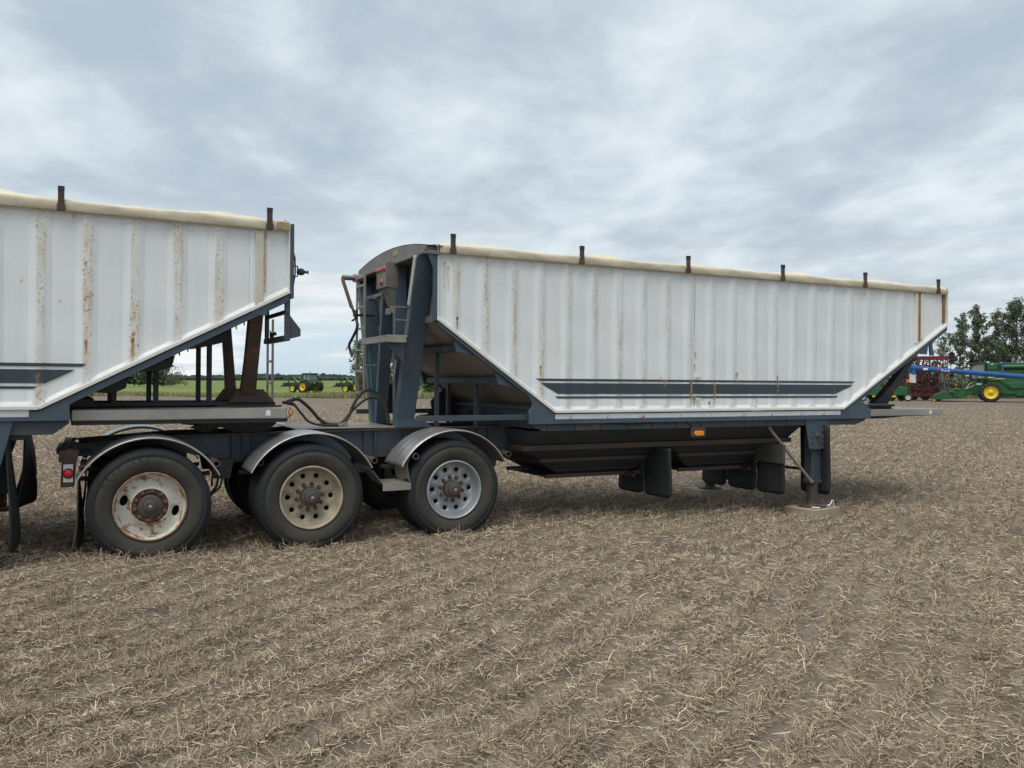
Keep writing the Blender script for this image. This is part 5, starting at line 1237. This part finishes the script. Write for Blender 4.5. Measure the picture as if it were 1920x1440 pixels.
# ------------------------------------------------------------------ trees, weeds, distant woods
def leaf_cloud(P, size, g, mat, name, parent, aspect=1.0):
    n = len(P)
    size = size*.70
    a = g.normal(0, 1, (n, 3)); a /= np.linalg.norm(a, axis=1)[:, None]
    b = np.cross(a, g.normal(0, 1, (n, 3))); b /= np.linalg.norm(b, axis=1)[:, None]
    s = (size*g.uniform(.55, 1.3, n))[:, None]
    V = np.stack([P-a*s*.5-b*s*.3*aspect, P+a*s*.1-b*s*.5*aspect, P+a*s*.5+b*s*.3*aspect, P-a*s*.1+b*s*.5*aspect], 1).reshape(-1, 3)
    F = np.arange(4*n).reshape(n, 4)
    o = raw_mesh(name, V, F, mat, attrs={'tint': ('FACE', g.uniform(0, 1, n))}); o.parent = parent
    return o
def tree(x, y, h, w, seed, lab, mat=LEAF, leaves=2600, size=.30, base=.25, group='trees along the field edge', cat='tree', name='tree', bushy=False):
    g = np.random.default_rng(seed)
    leaves = int(leaves*1.7)
    T = thing(name, lab, cat, (x, y, float(gh(x, y))), (0, 0, g.uniform(0, 6)), group)
    tr = MB(); bend = g.uniform(-.05, .05, 2)*h
    tp = [Vector((bend[0]*t*t, bend[1]*t*t, h*.94*t)) for t in np.linspace(0, 1, 8)]
    r0 = h*.013+.03
    if not bushy: tr.tube(tp, [r0*(1-.9*t)+.012 for t in np.linspace(0, 1, 8)], 7)
    cl = []
    nb = int(12+h*1.7) if not bushy else 16
    for i in range(nb):
        t = base + (1-base)*(i+.5)/nb if not bushy else g.uniform(.0, .15)
        a = i*2.4 + g.uniform(-.5, .5)
        prof = math.sin(min(1, (t-base)/(1-base)*.85+.18)*math.pi)**.7 if not bushy else 1.0
        L = w*.36*prof*g.uniform(.45, 1.2)
        p = Vector((bend[0]*t*t, bend[1]*t*t, h*.94*t))
        rise = L*g.uniform(.7, 1.5) if not bushy else h*g.uniform(.35, .95)
        e = p + Vector((math.cos(a)*L, math.sin(a)*L, rise)); m = p.lerp(e, .55) + Vector((0, 0, -.05*L))
        tr.tube([p, m, e], [r0*.32*(1-t*.6)+.01, r0*.2+.006, .006], 5)
        for q in (.45, .75, 1.0):
            cl.append((tuple(p.lerp(e, q)), L*.26+.15))
            if q > .5:
                d = Vector(g.normal(0, 1, 3)); d.normalize(); cl.append((tuple(p.lerp(e, q)+d*(L*.3+.15)), L*.22+.16))
    cl.append((tuple(tp[-1]), w*.10+.15)); cl.append((tuple(tp[-2]), w*.14+.2))
    tr.build('trunk', BARK, T)
    c = np.array([k[0] for k in cl]); r = np.array([k[1] for k in cl])
    wts = r**1.6; idx = g.choice(len(cl), leaves, p=wts/wts.sum())
    d = g.normal(0, 1, (leaves, 3)); d /= np.linalg.norm(d, axis=1)[:, None]
    P = c[idx] + d*(r[idx]*g.uniform(.15, 1.0, leaves)**.6)[:, None]*np.array([1, 1, .8])
    if bushy: P[:, 2] *= g.uniform(.08, 1, leaves)**.6
    P[:, 2] = np.maximum(P[:, 2], .1)
    leaf_cloud(P, size, g, mat, 'crown', T)
    return T
def wx(px, d): return (px-960)/1553*d
RT = 'aspens beyond the machinery at the right'
tree(wx(1767, 101), 101, 8.0, 2.6, 21, 'thin sparse aspen just right of the trailer nose, sky showing through', leaves=650, size=.26, base=.3, group=RT)
tree(wx(1798, 101), 101, 10.8, 3.0, 22, 'tall slender aspen with a bare lower trunk, left of the two densest', leaves=1700, base=.36, group=RT)
tree(wx(1838, 103), 103, 12.0, 3.9, 23, 'dense pointed dark aspen rising behind the combine\'s cab', LEAFD, leaves=2900, base=.12, group=RT)
tree(wx(1872, 104), 104, 11.6, 3.5, 24, 'open-crowned aspen behind the combine\'s grain tank', leaves=2000, base=.2, group=RT)
tree(wx(1903, 100), 100, 12.6, 5.6, 25, 'broad dark tree at the right edge, tallest of the row', LEAFD, leaves=4200, base=.10, group=RT)
tree(wx(1950, 102), 102, 13.0, 5.5, 26, 'tree cut by the right edge of the photo', LEAFD, leaves=3600, base=.12, group=RT)
tree(wx(1864, 107), 107, 8.0, 6.0, 27, 'low wide tree filling the gap behind the combine', LEAFD, leaves=2600, base=.05, group=RT)
tree(wx(1758, 99), 99, 4.0, 3.4, 28, 'green bush behind the red cultivator', LEAFD, leaves=1500, base=.05, group=RT, bushy=True, name='bush', cat='bush')
tree(wx(1782, 99), 99, 3.2, 3.6, 29, 'low green bush behind the combine\'s pickup header', LEAFD, leaves=1500, base=.05, group=RT, bushy=True, name='bush', cat='bush')
tree(wx(2010, 104), 104, 12.5, 6, 30, 'tree outside the right edge', LEAFD, leaves=2500, base=.12, group=RT)
MT = 'trees and bushes behind the coupling'
tree(wx(672, 94), 94, 6.6, 3.2, 31, 'young aspen seen through the white trailer\'s rear ladder', leaves=700, size=.30, base=.3, group=MT)
tree(wx(690, 96), 96, 4.4, 3.6, 32, 'rounded bush right beside the ladder and second tractor', LEAFD, leaves=1800, size=.3, base=.05, group=MT, bushy=True, name='bush', cat='bush')
tree(wx(742, 95), 95, 7.2, 3.8, 33, 'olive green tree between the slate end posts', LEAF, leaves=2600, base=.08, group=MT)
tree(wx(775, 97), 97, 6.6, 4.6, 34, 'dark leafy tree behind the thick near end post', LEAFD, leaves=3000, base=.05, group=MT)
tree(wx(812, 95), 95, 5.6, 4.8, 35, 'dense dark bush under the sloped hopper sheet', LEAFD, leaves=3200, size=.28, base=.03, group=MT, bushy=True, name='bush', cat='bush')
tree(wx(862, 97), 97, 6.2, 4.8, 36, 'bush behind the hopper, right of the densest one', LEAFD, leaves=2400, size=.3, base=.04, group=MT, bushy=True, name='bush', cat='bush')
LT = 'trees at the far left of the field'
tree(wx(296, 215), 215, 9.0, 13.0, 41, 'light open tree above the bushes under the left trailer\'s nose', LEAF, leaves=2400, size=.8, base=.2, group=LT)
tree(wx(262, 212), 212, 9.0, 13, 42, 'dark bush beneath the left trailer\'s slope, left of the open tree', LEAFD, leaves=3000, size=.85, base=.03, group=LT, bushy=True, name='bush', cat='bush')
tree(wx(225, 212), 212, 8.6, 13.0, 43, 'dark bush at the left end of the clump', LEAFD, leaves=3000, size=.85, base=.03, group=LT, bushy=True, name='bush', cat='bush')
tree(wx(306, 214), 214, 4.6, 11, 44, 'low bush at the right end of the clump', LEAFD, leaves=1500, size=.5, base=.03, group=LT, bushy=True, name='bush', cat='bush')
tree(wx(190, 213), 213, 6.5, 9.0, 45, 'bush hidden behind the left trailer', LEAFD, leaves=2000, size=.85, base=.03, group=LT, bushy=True, name='bush', cat='bush')
# tall weeds at the field margin
g = np.random.default_rng(3)
def blades(name, xs, ys, hs, ws, mat, lab=None, kind='stuff'):
    n = len(xs); z = gh(xs, ys) + .03; a = g.uniform(0, 6.28, n); l = g.uniform(-.45, .45, (n, 2))*hs[:, None]
    B = np.stack([xs, ys, z], -1); dx = np.stack([np.cos(a), np.sin(a), np.zeros(n)], -1)*ws[:, None]
    V = np.stack([B-dx, B+dx, B+np.stack([l[:, 0], l[:, 1], hs], -1)], 1).reshape(-1, 3)
    o = raw_mesh(name, V, np.arange(3*n).reshape(n, 3), mat, attrs={'tint': ('FACE', g.uniform(0, 1, n))})
    return tag(o, lab, 'grass' if lab else None, None, kind)
n = 26000; xs = g.uniform(-62, 75, n); ys = 87.5 + .035*xs + 11*sstep(22, 40, xs) + g.gamma(1.6, 1.6, n) + 1.4*np.sin(xs*.13)
blades('margin_grass', xs, ys, g.uniform(.12, .5, n)*(1+.6*(np.abs(xs+8) < 14)), g.uniform(.03, .09, n), GRASSB, 'pale green grass and weeds along the far edge of the stubble')
n = 2600; xs = wx(172, 84) + g.normal(0, 1.7, n); ys = 84 + g.normal(0, .9, n)
blades('weed_patch', xs, ys, np.abs(g.normal(.55, .25, n))*np.exp(-((xs-wx(165, 84))/2.6)**2)+.1, g.uniform(.02, .05, n), GRASSB, 'tall brownish weeds seen under the left trailer\'s slope')
n = 15000
P = np.stack([g.uniform(27, 80, n), g.uniform(104, 109, n), np.zeros(n)], -1)
P[:, 2] = gh(P[:, 0], P[:, 1]) + g.uniform(0, 1, n)**1.2*(3.1+.9*np.sin(P[:, 0]*.9)+.5*np.sin(P[:, 0]*2.3))
ug = leaf_cloud(P, .52, g, LEAFD, 'undergrowth', None); tag(ug, 'dark undergrowth behind the machinery at the right', 'undergrowth', None, 'stuff')
# far forest along the horizon: one mass
V = []; F = []
gw = np.random.default_rng(9)
for row in range(2):
    x = -2600.0
    while x < 3400:
        w_ = gw.uniform(10, 26); h_ = gw.uniform(6.5, 10.5)*(1.15 if gw.random() < .12 else 1) + 1.8*math.sin(x*.011) + .8*math.sin(x*.05)
        y = 1500 + 40*row + gw.uniform(-12, 12) + .05*x; z = float(gh(x, y)); o = len(V); m = 7
        for j in range(4):
            t = j/3; rr = [1, 1.02, .8, .25][j]
            for k in range(m):
                a = 2*math.pi*k/m + j
                q = gw.uniform(.8, 1.2)
                V.append((x + w_*.62*rr*q*math.cos(a), y + w_*.5*rr*math.sin(a), z - 1 + (h_+1)*[0, .45, .82, 1.0][j]*(gw.uniform(.93, 1.07) if j else 1)))
        for j in range(3):
            for k in range(m): F.append((o+j*m+k, o+j*m+(k+1) % m, o+(j+1)*m+(k+1) % m, o+(j+1)*m+k))
        x += w_*.55
me = bpy.data.meshes.new('distant_woods'); me.from_pydata(V, [], F); me.materials.append(WOODS)
dw = bpy.data.objects.new('distant_woods', me); COL.objects.link(dw); tag(dw, 'low dark line of forest along the horizon', 'forest', None, 'stuff')

# ------------------------------------------------------------------ straw and stubble
def straw_material():
    m = bpy.data.materials.new('dry_straw'); m.use_nodes = True; t = NT(m.node_tree)
    out = t.n('ShaderNodeOutputMaterial'); b = t.n('ShaderNodeBsdfPrincipled')
    g_ = t.n('ShaderNodeAttribute', attribute_name='tint').outputs['Fac']
    P = t.n('ShaderNodeTexCoord').outputs['Object']
    r = t.n('ShaderNodeValToRGB'); t.put(r.inputs[0], g_)
    e = r.color_ramp.elements; e[0].position = 0; e[0].color = c4((.115, .091, .070)); e[1].position = 1; e[1].color = c4((.84, .70, .51))
    k = r.color_ramp.elements.new(.45); k.color = c4((.37, .288, .202)); k = r.color_ramp.elements.new(.8); k.color = c4((.61, .49, .345))
    c = t.mix(t.math('MULTIPLY', t.ramp(t.noise(P, .45, 4, .6), .35, .7), .45), r.outputs[0], c4((.30, .238, .172)))
    t.put(b.inputs['Base Color'], c); b.inputs['Roughness'].default_value = .75; b.inputs['Specular IOR Level'].default_value = .25
    t.put(out.inputs[0], b)
    return m
STRAW = straw_material()
def straws(name, xs, ys, L, wd, pitch, az, curl, lift, tint, lab):
    n = len(xs); z = ghd(xs, ys) + lift
    B = np.stack([xs, ys, z], -1)
    d0 = np.stack([np.cos(az)*np.cos(pitch), np.sin(az)*np.cos(pitch), np.sin(pitch)], -1)
    az2 = az + curl[:, 0]; p2 = np.clip(pitch + curl[:, 1], -.5, 1.5)
    d1 = np.stack([np.cos(az2)*np.cos(p2), np.sin(az2)*np.cos(p2), np.sin(p2)], -1)
    M = B + d0*(L*.55)[:, None]; E = M + d1*(L*.45)[:, None]
    gz = ghd(E[:, 0], E[:, 1]); E[:, 2] = np.maximum(E[:, 2], gz+.003); gz = ghd(M[:, 0], M[:, 1]); M[:, 2] = np.maximum(M[:, 2], gz+.004)
    s = np.cross(d0, g.normal(0, 1, (n, 3))); s /= np.linalg.norm(s, axis=1)[:, None]+1e-9; s *= (wd/2)[:, None]
    V = np.stack([B-s, B+s, M-s, M+s, E-s*.5, E+s*.5], 1).reshape(-1, 3)
    i = np.arange(n)[:, None]*6
    F = np.concatenate([i+np.array([[0, 1, 3, 2]]), i+np.array([[2, 3, 5, 4]])], 1).reshape(-1, 4)
    o = raw_mesh(name, V, F, STRAW, attrs={'tint': ('FACE', np.repeat(tint, 2))})
    return tag(o, lab, 'straw', None, 'stuff')
def area_sample(n, y0, y1, p):
    """points thinning with distance from where the photographer stood"""
    u_ = g.uniform(0, 1, n); q = 2-p
    y = (y0**q + u_*(y1**q-y0**q))**(1/q)
    x = g.uniform(-1, 1, n)*(.68*y+1.7)
    return x, y
def patchy(x, y): return .5 + .5*np.sin(x*2.1+1.3*np.sin(y*1.7))*np.sin(y*2.6+1.1*np.sin(x*2.3)+.7)
n = 800000; x, y = area_sample(n, 2.3, 70, 1.95)
rr = rowphase(x + .10*np.sin(y*.9), y); inrow = .5+.5*np.cos(2*math.pi*rr)
keep = g.uniform(0, 1, n) < .14 + .50*inrow**1.4 + .36*patchy(x*1.4, y*1.2+3)
for px, py in PADS: keep &= np.hypot(x-px, y-py) > .36
x, y = x[keep], y[keep]; n = len(x); dist = np.hypot(x, y)
straws('straw_litter', x, y, np.minimum(g.gamma(2.6, .0165, n)+.016, .13), (.00155+.00030*np.minimum(dist, 30))*g.uniform(.8, 1.7, n), g.normal(.06, .22, n), g.uniform(0, 6.28, n), np.stack([g.normal(0, .45, n), g.normal(-.1, .35, n)], -1),
       np.abs(g.normal(0, .012, n)), np.clip(g.normal(.52, .27, n), 0, 1), 'dry straw scattered over the whole field')
n = 520000; x, y = area_sample(n, 2.3, 70, 1.8)
k = np.round(rowphase(x + .10*np.sin(y*.9), y)) + g.normal(0, .125, n) - rowphase(x + .10*np.sin(y*.9), y)
x = x - math.sin(ROW_DIR)*k*ROW_SP; y = y + math.cos(ROW_DIR)*k*ROW_SP
clump = patchy(x*2.3, y*2.1+4)
u_ = (x-P0.x)*math.cos(YAW)+(y-P0.y)*math.sin(YAW); v_ = -(x-P0.x)*math.sin(YAW)+(y-P0.y)*math.cos(YAW)
right = sstep(-1.0, 4.0, x)*sstep(9, 5, y)
keep = (g.uniform(0, 1, n) < .05 + .95*clump**1.5) & (g.uniform(0, 1, n) > .40*right)
for px, py in PADS: keep &= np.hypot(x-px, y-py) > .36
x, y = x[keep], y[keep]; n = len(x); dist = np.hypot(x, y)
straws('stubble_rows', x, y, np.minimum(g.gamma(4.0, .017, n)+.02, .13), (.0018+.00026*np.minimum(dist, 30))*g.uniform(.8, 1.6, n), g.normal(.75, .42, n), g.uniform(0, 6.28, n), np.stack([g.normal(0, .6, n), g.normal(-.35, .5, n)], -1),
       np.zeros(n)-.004, np.clip(g.normal(.42, .27, n), 0, 1), 'standing dry stubble in rows across the field')
